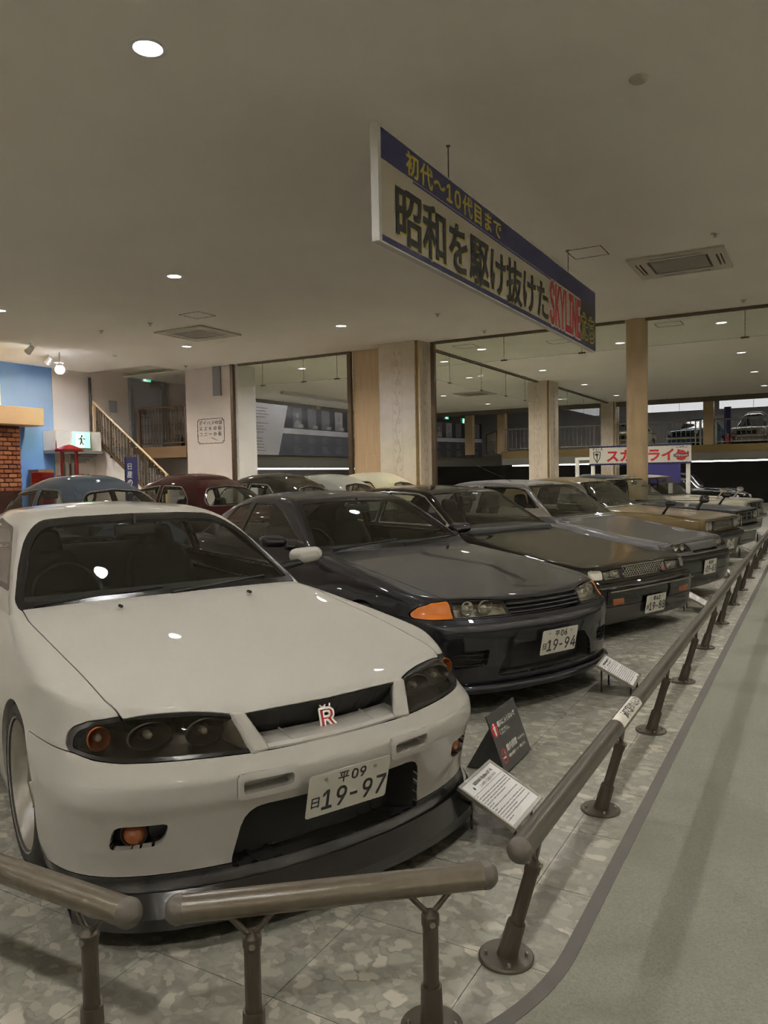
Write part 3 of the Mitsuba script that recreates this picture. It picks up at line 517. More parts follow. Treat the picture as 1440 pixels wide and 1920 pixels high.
# walls
lobby_wall = 14.8
put('wall_left', join(block((-18.0, 13.6, 0), (-17.75, 19, 4.7)), block((-18.0, -6, 0), (-17.75, 12.1, 4.5))), 'wall_plaster', kind='structure')
put('wall_left', block((-18.0, 12.1, 0), (-17.75, 13.59, 4.5)), 'wall_blue', kind='structure')
put('wall_back', block((-15.3, 16, 0), (-13.62, 16.3, CEIL)), 'wall_plaster', kind='structure')
put('wall_left', block((-15.35, 16.3, 0), (-15.2, 18.4, 4.7)), 'wall_plaster', kind='structure')
put('wall_back', block((-18.0, 18.8, 2.2), (-15.3, 19.0, 4.7)), 'wall_white', kind='structure')
put('wall_right', block((7.2, -6, 0), (7.4, 36, 4.5)), 'wall_white', kind='structure')
put('wall_back', block((-18, -6.2, 0), (7.4, -6, 4.5)), 'wall_white', kind='structure')
put('trim', block((-17.9, 14.72, CEIL), (-15.4, 14.8, CEIL + .2)), 'wall_plaster', kind='structure')
put('trim', block((-15.45, 14.8, CEIL), (-15.37, 16.0, CEIL + .2)), 'wall_plaster', kind='structure')
put('wall_right', block((-13.62, 16.0, 0), (-13.45, 16.75, CEIL)), 'wall_white', kind='structure')
put('door_post', block((-13.62, 15.9, 0), (-13.53, 16.0, CEIL)), 'bronze_frame', kind='structure')
# door, lift panel and landing of the lobby
land = put('landing', block((-18.0, 16.1, 2.14), (-15.36, 18.79, 2.42)), 'wood_mid', kind='structure')
d = put('door', block((-17.76, 16.28, 2.42), (-17.70, 17.42, 4.42)), 'door_grey', kind='structure')
put('frame', join(block((-17.76, 16.18, 2.42), (-17.66, 16.28, 4.52)), block((-17.76, 17.42, 2.42), (-17.66, 17.62, 4.52)), block((-17.76, 16.18, 4.42), (-17.66, 17.62, 4.52))), 'frame_grey', d)
put('closer', join(block((-17.70, 16.9, 4.28), (-17.62, 17.28, 4.36)), rod((-17.64, 17.1, 4.37), (-17.5, 17.35, 4.39), .012)), 'satin_metal', d)
put('no_entry_mark', join(lathe([(0, 0), (.085, 0), (.085, .006), (0, .006)], 24, ((-17.70, 16.75, 3.52), (1, 0, 0)))), 'ink_dark', d)
put('no_entry_bar', block((-17.694, 16.69, 3.505), (-17.69, 16.81, 3.535)), 'ink_white', d)
put('notice_line', block((-17.70, 16.55, 3.36), (-17.697, 16.98, 3.385)), 'ink_dark', d)
put('handle', rod((-17.67, 16.36, 3.4), (-17.67, 16.36, 3.52), .012), 'satin_metal', d)
put('panel_box', soft((-17.76, 15.45, 3.45), (-17.71, 15.72, 3.78), .01), 'frame_grey', label='grey control panel box on the white wall left of the grey door', category='panel')
# pillars of the hall's edge
def pillar(x0, x1, y0, y1, label):
    t = put('pillar', block((x0 + .05, y0 + .05, 0), (x1 - .05, y1, CEIL)), 'gold_anodised', label=label, category='pillar')
    put('stone_face', soft((x0 + .03, y0, 0), (x1 - .085, y0 + .1, CEIL), .008), 'pillar_stone', t)
    put('stone_face', soft((x1 - .1, y0 + .085, 0), (x1, y1, CEIL), .008), 'pillar_stone', t)
    cx = (x0 + x1) / 2 - .02
    def scrolls(flip, place):
        S, r = [], np.linspace(0, 1, 26)
        for k in range(9):
            z = .5 + k * .44; s = 1 if k % 2 else -1; a = r * 4.2 * math.pi + (0 if s > 0 else math.pi); q = .075 * (1 - .8 * r)
            S.append(tube([place(s * (.02 + q_ * math.cos(t_)), z + q_ * math.sin(t_)) for q_, t_ in zip(q, a)], .004, 5))
            S.append(tube([place(s * .06 * math.sin(u * math.pi), z + .06 + .38 * u) for u in np.linspace(0, 1, 9)], .0045, 5))
            for w in (-1, 1): S.append(blob([place(w * .05, z + .2), place(w * .09, z + .26)], [.012, .004], 8))
        for e in (-.12, .12): S.append(tube([place(e, .1), place(e, CEIL - .1)], .003, 4))
        return join(*S)
    put('scroll_relief', scrolls(0, lambda u, z: (cx + u, y0 - .001, z)), 'pillar_relief', t)
    cy = (y0 + y1) / 2
    put('scroll_relief', scrolls(0, lambda u, z: (x1 + .001, cy + u * .8, z)), 'pillar_relief', t)
    return t
pillar(-8.87, -7.83, 15.5, 16.2, 'broad stone pillar with scroll relief behind the cream rounded roof')
pillar(-8.45, -7.7, 24.75, 25.75, 'stone pillar with gold edge, second one back in the bay')
pillar(-8.35, -7.7, 34.1, 34.9, 'farthest stone pillar behind the white and red sign')
for x, y, n, r in ((-3.2, 16.1, 'tan round column rising behind the black coupe roof', .205),):
    c = put('column', lathe([(r, 0), (r, 3.66), (r + .004, 3.665), (r + .004, CEIL)], 40, ((x, y, 0), (0, 0, 1))), 'column_tan', smooth=40, label=n, category='column')
# timber-clad bay left of the first pillar
w = put('timber_panel', block((-9.86, 16.02, 0), (-8.87, 16.3, CEIL)), 'light_wood', label='light wood clad panel beside the broad stone pillar', category='panel')
put('hatch', soft((-9.62, 15.995, .2), (-8.96, 16.03, 1.98), .008), 'light_wood', w, label='flush wooden hatch')
# glass smoke barriers hung from the ceiling
def barrier(p0, p1, drop, joints, label):
    p0, p1 = np.array(p0, float), np.array(p1, float); u = (p1 - p0) / np.linalg.norm(p1 - p0); L = np.linalg.norm(p1 - p0); n = np.array([-u[1], u[0]])
    t = thing('glass_barrier', label, 'glass barrier')
    M = mat4((*u, 0), (0, 0, 1), (u[1], -u[0], 0), (*p0, 0))
    cuts = [0, *joints, L]
    for a, b in zip(cuts, cuts[1:]):
        put('pane', (np.array([[a + .003, CEIL - drop, 0], [b - .003, CEIL - drop, 0], [b - .003, CEIL - .05, 0], [a + .003, CEIL - .05, 0]]), np.array([[0, 1, 2], [0, 2, 3]])), 'barrier_glass', t, M=M)
        put('bottom_edge', block((a + .003, CEIL - drop - .004, -.004), (b - .003, CEIL - drop, .004)), 'wall_grey', t, M=M)
    put('header', join(block((0, CEIL - .05, -.05), (L, CEIL, -.012)), block((0, CEIL - .05, .012), (L, CEIL, .05))), 'bronze_frame', t, M=M)
    for j in joints:
        put('hanger', join(rod((j, CEIL - drop, 0), (j, CEIL, 0), .006, n=6), block((j - .07, CEIL - drop - .02, -.02), (j + .07, CEIL - drop + .01, .02))), 'bronze_frame', t, M=M)
    return t
barrier((-13.4, 16.0), (-10.0, 16.0), .62, (.8, 2.1, 3.1), 'hanging glass smoke barrier left of the wood panel')
barrier((-7.62, 16.0), (-3.42, 16.0), .56, (1.64, 3.34), 'hanging glass smoke barrier between stone pillar and round column')
barrier((-3.0, 16.0), (7.2, 16.0), .56, (1.78, 3.6), 'hanging glass smoke barrier right of the round column')
barrier((-8.1, 16.3), (-8.1, 24.7), .72, (1.5, 3.6, 5.5, 7.2), 'hanging glass smoke barrier running back from the first pillar')
barrier((-8.05, 25.8), (-8.05, 34.1), .72, (2.2, 4.5, 6.6), 'hanging glass smoke barrier running back from the second pillar')
for x, y, n in ((-7.70, 16.02, 'right of the broad stone pillar'), (-9.94, 16.0, 'left of the wood panel')):
    put('steel_post', soft((x - .05, y - .05, 0), (x + .05, y + .05, CEIL), .006), 'bronze_frame', label='slim bronze steel post standing ' + n, category='post')
put('steel_channel', block((-14.26, 15.94, 3.72), (-14.0, 16.0, CEIL)), 'frame_grey', label='short grey steel channel under the ceiling at the wall end', category='channel')
# ---------------------------------------------------------------- cars
def mirror_poly(P): return [(x, -y) for x, y in P]
def half(P, x_axis=True):
    """A half outline (in y >= 0) continued across the centre line."""
    P = list(P); a, b = P[0], P[-1]
    return [(a[0], -1.2)] + P + [(b[0], -1.2)] if x_axis else P
def open_half(P):
    P = [tuple(q) for q in P]; return np.array([(-1.2, P[0][1])] + P + [(-1.2, P[-1][1])], float)
def build_car(name, label, P, S, pose):
    """Body panels cut from one smooth surface. P: its profiles; S: outlines of the panels, in the car's own frame."""
    c = Car(P); h = S.get('h', .016); L = -P['tail'][1][1]
    key = thing(name, label, 'car', S.get('group'))
    M = rotz(pose[2], (pose[0], pose[1], 0)); paint = S['paint']
    def pan(part, m, material, smooth=32, parent=key, **kw): return put(part, m, material, parent, smooth, M=M, **kw) if len(m[1]) else None
    B = c.mesh('body', h, (-L - .12, -1.0, P['bottom'] - .06), (.14, 1.0, 1.12)); G = c.mesh('cabin', h, (-L - .05, -.95, P['belt'] - .16), (-.9, .95, P.get('tall', 1.46)))
    B = clip(B, -(c.cabin(*B[0].T) + .006)); G = clip(G, -c.body(*G[0].T))
    ay = lambda V: np.abs(V[:, 1])
    for cx, r, _ in P['arches']:
        V = B[0]; B = clip(B, -np.maximum(np.maximum(np.hypot(V[:, 0] - cx, V[:, 2] - .31) - r, .5 - ay(V)), V[:, 2] - .9))
    gap = S.get('gap', .0028)
    def cut(fn, part, material, fl=.022, off=0., keep=True, g=None, **kw):
        nonlocal B
        p = clip(B, fn(B[0])); g_ = gap if g is None else g
        if keep and len(p[1]):
            if off: p = offset(p, off)
            pan(part, flange(p, fl), material, **kw)
        B = clip(B, g_ - fn(B[0])); return p
    front = lambda poly, side=0: (lambda V: np.maximum(poly_sd(poly, V[:, 1] * (side or 1) if side else ay(V), V[:, 2]), -.9 - V[:, 0]))
    if 'hood' in S:
        hp = half(S['hood']); cut(lambda V: np.maximum(poly_sd(hp, V[:, 0], ay(V)), .55 - V[:, 2]), S.get('hood_part', 'hood'), S.get('hood_paint', paint), g=S.get('hood_gap', .005))
    for lm in S.get('lamps', ()):
        for s in (-1, 1):
            pl = np.array(lm['poly'], float); f = front(pl, s)
            p = clip(B, f(B[0])); B = clip(B, gap - f(B[0]))
            if not len(p[1]): continue
            if 'lens' in lm:
                hl = pan(lm['name'], offset(p, -lm.get('depth', .07)), lm['bucket'])
                rim = clip(p, -(f(p[0]) + lm.get('bezel', .01))); pan('bezel', flange(rim, .03), lm.get('bezel_mat', 'black_plastic'), parent=hl)
                pan('lens', offset(clip(p, f(p[0]) + lm.get('bezel', .01)), -.003), lm['lens'], parent=hl)
                pan('side_wall', wall_of(p, lm.get('depth', .07)), lm['bucket'], parent=hl)
                for (y, z, ry, rz, m) in lm.get('bowls', ()):
                    q = p[0][np.argmin(np.hypot(p[0][:, 1] - s * y, p[0][:, 2] - z))]
                    R = lathe([(.0, -.045), (.5, -.04), (.8, -.02), (1., 0), (1.06, 0), (1.06, -.01)], 24, ((0, 0, 0), (1, 0, 0))); V = R[0] * [1, ry, rz]; V[:, 0] = R[0][:, 0]
                    pan('reflector', (V + [q[0] - lm.get('set', .03), s * y, z], R[1]), m, parent=hl)
                    pan('bulb', blob([(q[0] - lm.get('set', .03) - .035, s * y, z), (q[0] - lm.get('set', .03) - .01, s * y, z)], [.014, .012], 10), 'ink_white', parent=hl)
            else: pan(lm['name'], flange(p, .012), lm['mat'])
    for o in S.get('rings', ()):                     # raised frames round an opening
        for s in o.get('sides', (-1, 1)):
            fo, fi = front(np.array(o['outer'], float), s), front(np.array(o['inner'], float), s)
            p = clip(B, fo(B[0])); p = clip(p, -fi(p[0])); hole = clip(B, fi(B[0])); B = clip(B, .001 - fo(B[0]))
            d = pan(o['name'], flange(offset(p, o.get('off', .008)), .05), o.get('mat', paint))
            pan('back', offset(hole, -.055), o.get('back', 'black_plastic'), parent=d); pan('duct_wall', wall_of(hole, .055), o.get('mat', paint), parent=d)
    for o in S.get('holes', ()):
        for s in o.get('sides', (-1, 1)):
            f = front(np.array(o['poly'], float), s)
            p = clip(B, f(B[0])); B = clip(B, -f(B[0]))
            if not len(p[1]): continue
            pan(o['name'], join(offset(p, -o['depth']), wall_of(p, o['depth'])), o['mat'])
    for b in S.get('bands', ()):                     # panels told by a field of the position
        cut(b['fn'], b['name'], b['mat'], off=b.get('off', 0.), fl=b.get('fl', .022))
    for d in S.get('doors', ()):
        dp = np.array(d)
        for s in (-1, 1): cut(lambda V: np.maximum(poly_sd(dp, V[:, 0], V[:, 2]), .4 - s * V[:, 1]), 'door', paint)
    if 'decklid' in S:
        dp = half(S['decklid']); cut(lambda V: np.maximum(poly_sd(dp, V[:, 0], ay(V)), .6 - V[:, 2]), 'boot_lid', paint)
    pan('body', flange(B, .03), paint)
    # cabin: glass, seals, roof
    def window(fn, part, seal, parent=key, frit=.03, glass='screen_glass', seal_mat='black_plastic', bright=None):
        nonlocal G
        p = clip(G, fn(G[0])); G = clip(G, -fn(G[0]))
        if not len(p[1]): return
        w = pan(part, offset(clip(p, fn(p[0]) + frit), -.004), glass)
        pan('seal', flange(offset(clip(p, -(fn(p[0]) + frit)), .001), .02), seal_mat, parent=w)
        if bright:
            q = clip(p, -(fn(p[0]) + bright)); pan('bright_trim', flange(offset(q, .006), .01), 'chrome', parent=w)
    ws = open_half(S['screen']); window(lambda V: np.maximum(poly_sd(ws, ay(V), V[:, 2]), S.get('screen_x', -2.7) - V[:, 0]), 'windscreen', True, frit=S.get('frit', .034), bright=S.get('screen_trim'))
    for q in S.get('side_windows', ()):
        q = np.array(q, float)
        for s in (-1, 1): window(lambda V: np.maximum(poly_sd(q, V[:, 0], V[:, 2]), .25 - s * V[:, 1]), 'side_window', True, frit=S.get('side_frit', .022), bright=S.get('side_trim'))
    rw = open_half(S['rear_window']); window(lambda V: np.maximum(poly_sd(rw, ay(V), V[:, 2]), V[:, 0] - S.get('rear_x', -3.2)), 'rear_window', True, frit=S.get('rear_frit', .025), bright=S.get('rear_trim'))
    pan('roof', flange(G, .02), S.get('roof_paint', paint))
    pan('headliner', offset(G, -.022), S.get('liner', 'interior'))
    # inside
    W = P['cabin_width'][1][1] - .06; xs = P['screen'][1][1]; bz = P['belt']
    dash = blob([(xs - .02, s * (W - .09), bz - .03) for s in (-1, 1)] + [(xs - .50, s * (W - .06), bz - .03) for s in (-1, 1)] + [(xs - .55, s * (W - .06), bz - .25) for s in (-1, 1)] + [(xs - .1, s * (W - .09), bz - .3) for s in (-1, 1)], .045, 10)
    pan('dashboard', dash, 'dashboard', 40)
    xe = max(P['rear_screen'][0][1], -L + .35)
    tub = join(block((xe, -W, .26), (xs - .3, W, .30)), block((xe, -W - .03, .28), (xs - .45, -W + .01, bz - .02)), block((xe, W - .01, .28), (xs - .45, W + .03, bz - .02)), block((xe - .02, -W, .28), (xe + .02, W, bz - .05)))
    pan('cabin_tub', tub, 'interior')
    im = S.get('seat_mat', 'interior')
    for s in (-1, 1):
        y = s * .36; x = xs - 1.12
        back = blob([(x, y + k * .17, .52) for k in (-1, 1)] + [(x - .13, y + k * .17, .86) for k in (-1, 1)] + [(x - .17, y + k * .12, .98) for k in (-1, 1)] + [(x - .19, y, 1.0)], .065, 12)
        head = blob([(x - .19, y + k * .075, 1.06) for k in (-1, 1)] + [(x - .20, y + k * .06, 1.13) for k in (-1, 1)], .045, 10)
        base = blob([(x + .45, y + k * .17, .42) for k in (-1, 1)] + [(x, y + k * .18, .40) for k in (-1, 1)], .08, 10)
        seat = pan('front_seat', join(back, base), im, 50); pan('headrest', head, im, 50, parent=seat)
    if S.get('rear_seat', True):
        x = max(xs - 2.0, xe + .35)
        pan('rear_seat', blob([(x, s * (W - .12), .5) for s in (-1, 1)] + [(x - .2, s * (W - .16), .93) for s in (-1, 1)] + [(x + .4, s * (W - .12), .42) for s in (-1, 1)], .08, 10), im, 50)
        pan('parcel_shelf', block((xe, -W + .05, bz - .08), (x - .1, W - .05, bz - .03)), 'interior')
    a = np.linspace(0, 2 * math.pi, 33); cx, cy, cz = xs - .70, -.36, bz - .02
    ring = tube([(cx - .075 * math.sin(t), cy + .185 * math.cos(t), cz + .17 * math.sin(t)) for t in a], .014, 8)
    sw = pan('steering_wheel', join(ring, rod((cx, cy, cz), (cx + .2, cy, cz - .08), .03)), 'black_plastic', 50)
    pan('hub', blob([(cx - .01, cy + k, cz - .01) for k in (-.07, .07)], .035, 10), 'black_plastic', 50, parent=sw)
    zt = P['roof'][2][1] - .10; xt = curve(P['screen'])(zt) - .09
    rv = pan('rear_view_mirror', soft((xt - .02, -.12, zt - .035), (xt + .01, .12, zt + .035), .015), 'black_plastic', 40)
    pan('stem', rod((xt, 0, zt), (xt - .02, 0, zt + .09), .01, n=8), 'black_plastic', parent=rv)
    for w in S.get('wipers', ()):
        pts = []
        for y, z in w:
            X = np.linspace(-.8, -3., 1100); v = np.minimum(c.cabin(X, y, z + 0 * X), c.body(X, y, z + 0 * X)); pts.append((X[np.argmax(v < 0)] + .013, y, z))
        wp = pan('wiper', tube(pts, .008, 6), 'black_trim')
    # underside, wheel wells, wheels
    ub = -L + .25
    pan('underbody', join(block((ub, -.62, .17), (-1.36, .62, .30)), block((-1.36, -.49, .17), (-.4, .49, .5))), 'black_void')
    for cx, r, _ in P['arches']:
        for s in (-1, 1):
            t = np.linspace(-.15, math.pi + .15, 24); Q = np.array([(cx + (r + .012) * math.cos(u), .31 + (r + .012) * math.sin(u)) for u in t])
            V = np.vstack([np.c_[Q[:, 0], np.full(24, s * .5), Q[:, 1]], np.c_[Q[:, 0], np.full(24, s * (c.W(cx) - .02)), Q[:, 1]]]); F = [[i, i + 1, i + 25] for i in range(23)] + [[i, i + 25, i + 24] for i in range(23)]
            side = np.vstack([V[:24], [[cx, s * .5, .31]]]); F2 = [[i, i + 1, 24] for i in range(23)]
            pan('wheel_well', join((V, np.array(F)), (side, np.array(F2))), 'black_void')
            wheel(pan, cx, s, S.get('wheel_y', .86), S.get('tyre', .318), S.get('rim', .215), S.get('wheel_style', 'spoke'))
    if 'plate' in S: number_plate(pan, *S['plate'])
    for fn in S.get('extras', ()): fn(pan, c, key)
    return key
def wall_of(p, d):
    """Only the inward wall along the open edge of panel p."""
    V, F = flange(p, d); return V, F[len(p[1]):]
def wheel(pan, cx, s, yo, R, r, style):
    """Tyre and rim turned about the axle; s is the side, yo the outer face."""
    ax = ((cx, s * (yo - .21), R), (0, s, 0))
    t = pan('wheel', lathe([(r, .0), (R - .03, 0.), (R - .008, .02), (R, .05), (R, .16), (R - .008, .19), (R - .03, .208), (r + .02, .212), (r, .205), (r - .01, .18), (r - .01, .02)], 40, ax), 'rubber', 40)
    if style == 'spoke':
        pan('rim', lathe([(r - .012, .03), (r - .028, .09), (r - .045, .12), (r - .03, .165), (r + .004, .207), (r + .012, .209), (r + .012, .2)], 40, ax), 'rim_alloy', 40, parent=t)
        D = []
        for k in range(5):
            a = k * 2 * math.pi / 5 + .3; d = np.array([math.cos(a), 0, math.sin(a)]); n = np.array([-math.sin(a), 0, math.cos(a)]); o = np.array([cx, 0, R])
            D.append(blob([o + d * .05 + n * w * .034 + [0, s * (yo - .05), 0] for w in (-1, 1)] + [o + d * (r - .04) + n * w * .05 + [0, s * (yo - .085), 0] for w in (-1, 1)], .012, 6))
        D.append(lathe([(0, .165), (.05, .16), (.062, .13), (.05, .08)], 20, ax)); pan('spokes', join(*D), 'satin_metal', 40, parent=t)
        pan('rim_bolt', join(*[blob([np.array([cx + (r - .036) * math.cos(a), s * (yo - .072), R + (r - .036) * math.sin(a)])], .0055, 6) for a in np.arange(30) * math.pi / 15]), 'black_trim', parent=t)
        pan('brake_disc', lathe([(0, .06), (.15, .06), (.15, .075), (0, .075)], 24, ax), 'black_trim', parent=t)
    else:
        pan('hub_cap', lathe([(r, .2), (r - .01, .207), (r - .05, .19), (.10, .205), (.06, .215), (0, .218)], 32, ax), 'chrome' if style == 'cap' else 'rim_alloy', 40, parent=t)
def number_plate(pan, x, y, z, tilt, top, bottom, colour='plate_white'):
    """A plate facing forward, centred at (x, y, z), leaning by tilt degrees."""
    t = math.radians(tilt); up = np.array([-math.sin(t), 0, math.cos(t)]); M = mat4((0, 1, 0), up, np.cross((0, 1, 0), up), (x, y, z))
    p = pan('number_plate', moved(slab(Polygon(rounded([(-.165, -.0825), (.165, -.0825), (.165, .0825), (-.165, .0825)], .012)), -.002, .0), M), colour)
    def word(text, size, cx, cy, bold=0., sq=1.):
        g, w = line_of(text, size, bold, sq); b = g.bounds; return affinity.translate(g, cx - (b[0] + b[2]) / 2, cy - (b[1] + b[3]) / 2)
    ink = [word(top[0], .046, -.028, .049, .012), word(top[1], .050, .034, .049, .02), word('日', .046, -.132, -.026, .012), word(bottom, .098, .026, -.024, .012, .86)]
    pan('plate_lettering', moved(letters(unary_union(ink), .0012), M), 'ink_black', False, parent=p)
    pan('plate_screw', moved(join(*[lathe([(0, 0), (.007, 0), (.006, .004), (0, .004)], 10, ((sx, .058, 0), (0, 0, 1))) for sx in (-.1, .1)]), M), 'satin_metal', False, parent=p)
# the white coupe and the gunmetal coupe: profiles (see Car)
WEDGE_COUPE = dict(
 top=[(-.02, .66), (-.1, .694), (-.2, .716), (-.4, .75), (-.7, .79), (-1.0, .823), (-1.3, .856), (-1.6, .893), (-1.9, .915), (-2.5, .925), (-3.3, .945), (-3.8, .965), (-4.3, .955), (-4.62, .91)], 
 drop=[(0, .05), (-.3, .045), (-.8, .026), (-1.3, .022), (-1.6, .03), (-2.2, .06), (-4.6, .06)], drop_pow=2.6, 
 width=[(0, .885), (-.9, .888), (-1.3, .878), (-1.9, .86), (-2.6, .855), (-3.3, .875), (-3.7, .888), (-4.2, .87), (-4.65, .81)], 
 side=[(.05, -.07), (.14, -.035), (.3, -.006), (.5, 0), (.6, -.004), (.7, -.018), (.78, -.045), (.85, -.085), (.92, -.15), (1.0, -.24)], 
 nose=[(.05, -.05), (.12, -.03), (.2, -.055), (.3, -.035), (.4, -.005), (.46, .018), (.51, .02), (.545, -.005), (.58, -.035), (.64, -.07), (.7, -.115), (.8, -.25)], 
 plan_low=[(0, 0), (.2, .010), (.4, .045), (.55, .09), (.7, .165), (.78, .235), (.83, .31), (.865, .41), (.885, .55), (.95, 1.1)], 
 plan_high=[(0, 0), (.2, .010), (.33, .03), (.5, .085), (.667, .18), (.75, .26), (.80, .35), (.84, .48), (.87, .7), (.95, 1.5)], plan_z=(.46, .68), 
 tail=[(.1, -4.5), (.3, -4.62), (.6, -4.67), (.9, -4.64), (1, -4.6)], plan_rear=[(0, 0), (.5, .03), (.75, .12), (.85, .25), (.95, .6)], 
 arches=[(-.94, .335, .0), (-3.65, .335, .0)], bottom=.075, r_top=.06, r_front=.04, 
 screen=[(.75, -1.34), (.889, -1.585), (1.1, -1.95), (1.265, -2.27), (1.35, -2.5)], screen_plan=[(0, 0), (.3, .012), (.55, .045), (.72, .085), (.9, .15)], 
 cabin_side=[(.7, 0), (.9, -.045), (1.0, -.085), (1.1, -.13), (1.2, -.178), (1.28, -.22), (1.36, -.27)], cabin_width=[(-1.4, .80), (-2.0, .795), (-2.8, .79), (-3.4, .76), (-4.1, .68)], 
 roof=[(-1.4, 1.05), (-2.0, 1.235), (-2.3, 1.29), (-2.5, 1.318), (-2.75, 1.335), (-3.0, 1.338), (-3.3, 1.315), (-3.6, 1.255), (-4.0, 1.13), (-4.4, .98)], roof_drop=[(-2, .035), (-3, .045), (-4, .06)], 
 rear_screen=[(.7, -4.7), (.98, -4.35), (1.3, -3.5), (1.4, -3.2)], belt=.86, r_roof=.07, r_screen=.035)
GUNMETAL_COUPE = dict(
 top=[(-.02, .65), (-.1, .682), (-.2, .703), (-.4, .73), (-.7, .772), (-1.0, .815), (-1.3, .855), (-1.7, .905), (-1.9, .925), (-2.5, .935), (-3.3, .95), (-3.8, .96), (-4.2, .95), (-4.5, .92)], 
 drop=[(0, .03), (-.3, .02), (-.8, .012), (-1.3, .012), (-1.6, .02), (-2.2, .06), (-4.6, .06)], drop_pow=2.8, 
 width=[(0, .87), (-.93, .878), (-1.3, .868), (-1.9, .85), (-2.6, .845), (-3.3, .865), (-3.6, .878), (-4.1, .86), (-4.55, .80)], 
 side=[(.05, -.06), (.14, -.03), (.3, -.006), (.5, 0), (.6, -.006), (.7, -.03), (.78, -.06), (.85, -.10), (.92, -.15), (1.0, -.24)], 
 nose=[(.05, -.10), (.12, -.055), (.2, -.04), (.3, -.025), (.4, -.012), (.5, 0), (.55, -.004), (.585, -.03), (.62, -.065), (.68, -.105), (.74, -.2)], 
 plan_low=[(0, 0), (.2, .012), (.4, .045), (.55, .09), (.68, .15), (.78, .22), (.83, .29), (.86, .38), (.88, .5), (.95, 1.0)], 
 plan_high=[(0, 0), (.2, .010), (.34, .03), (.5, .075), (.68, .155), (.75, .21), (.80, .27), (.84, .36), (.87, .5), (.95, 1.2)], plan_z=(.46, .68), 
 tail=[(.1, -4.4), (.3, -4.5), (.6, -4.545), (.9, -4.52), (1, -4.5)], plan_rear=[(0, 0), (.5, .03), (.75, .1), (.85, .22), (.95, .6)], 
 arches=[(-.93, .335, .0), (-3.545, .335, .0)], bottom=.14, r_top=.055, r_front=.04, 
 screen=[(.75, -1.38), (.915, -1.665), (1.1, -1.98), (1.27, -2.31), (1.35, -2.52)], screen_plan=[(0, 0), (.3, .008), (.55, .03), (.74, .065), (.9, .12)], 
 cabin_side=[(.7, 0), (.92, -.045), (1.0, -.075), (1.1, -.12), (1.2, -.165), (1.28, -.205), (1.36, -.25)], cabin_width=[(-1.4, .80), (-2.0, .80), (-2.8, .795), (-3.4, .77), (-4.1, .69)], 
 roof=[(-1.4, 1.08), (-2.0, 1.235), (-2.3, 1.292), (-2.5, 1.326), (-2.75, 1.345), (-3.0, 1.346), (-3.3, 1.316), (-3.6, 1.235), (-3.9, 1.13), (-4.2, 1.0)], roof_drop=[(-2, .03), (-3, .04), (-4, .06)], 
 rear_screen=[(.7, -4.6), (.98, -4.2), (1.3, -3.4), (1.4, -3.1)], belt=.88, r_roof=.06, r_screen=.035)
def gtr_badge(x, y, z, s=1., bar=True):
    """The two-line letter badge of the white coupe's grille."""
    def fn(pan, c, key):
        M = mat4((0, 1, 0), (-.3, 0, .954), (.954, 0, .3), (x, y, z))
        g1 = latin('GT', .026 * s, True); g1 = affinity.translate(g1, -(g1.bounds[0] + g1.bounds[2]) / 2, .022 * s)
        r = latin('R', .052 * s, True); r = affinity.scale(affinity.translate(r, -(r.bounds[0] + r.bounds[2]) / 2, -.035 * s), 1.25, 1, origin=(0, 0))
        b = pan('badge', moved(join(slab(g1, 0, .008), slab(r.buffer(.004 * s), 0, .006)), M), 'chrome', False)
        pan('badge_letter', moved(slab(r.buffer(-.003 * s), .006, .009), M), 'ink_red', False, parent=b)
        pan('badge_base', moved(block((-.04 * s, -.055 * s, -.03), (.04 * s, -.035 * s, .004)), M), 'black_plastic', False, parent=b)
    return fn
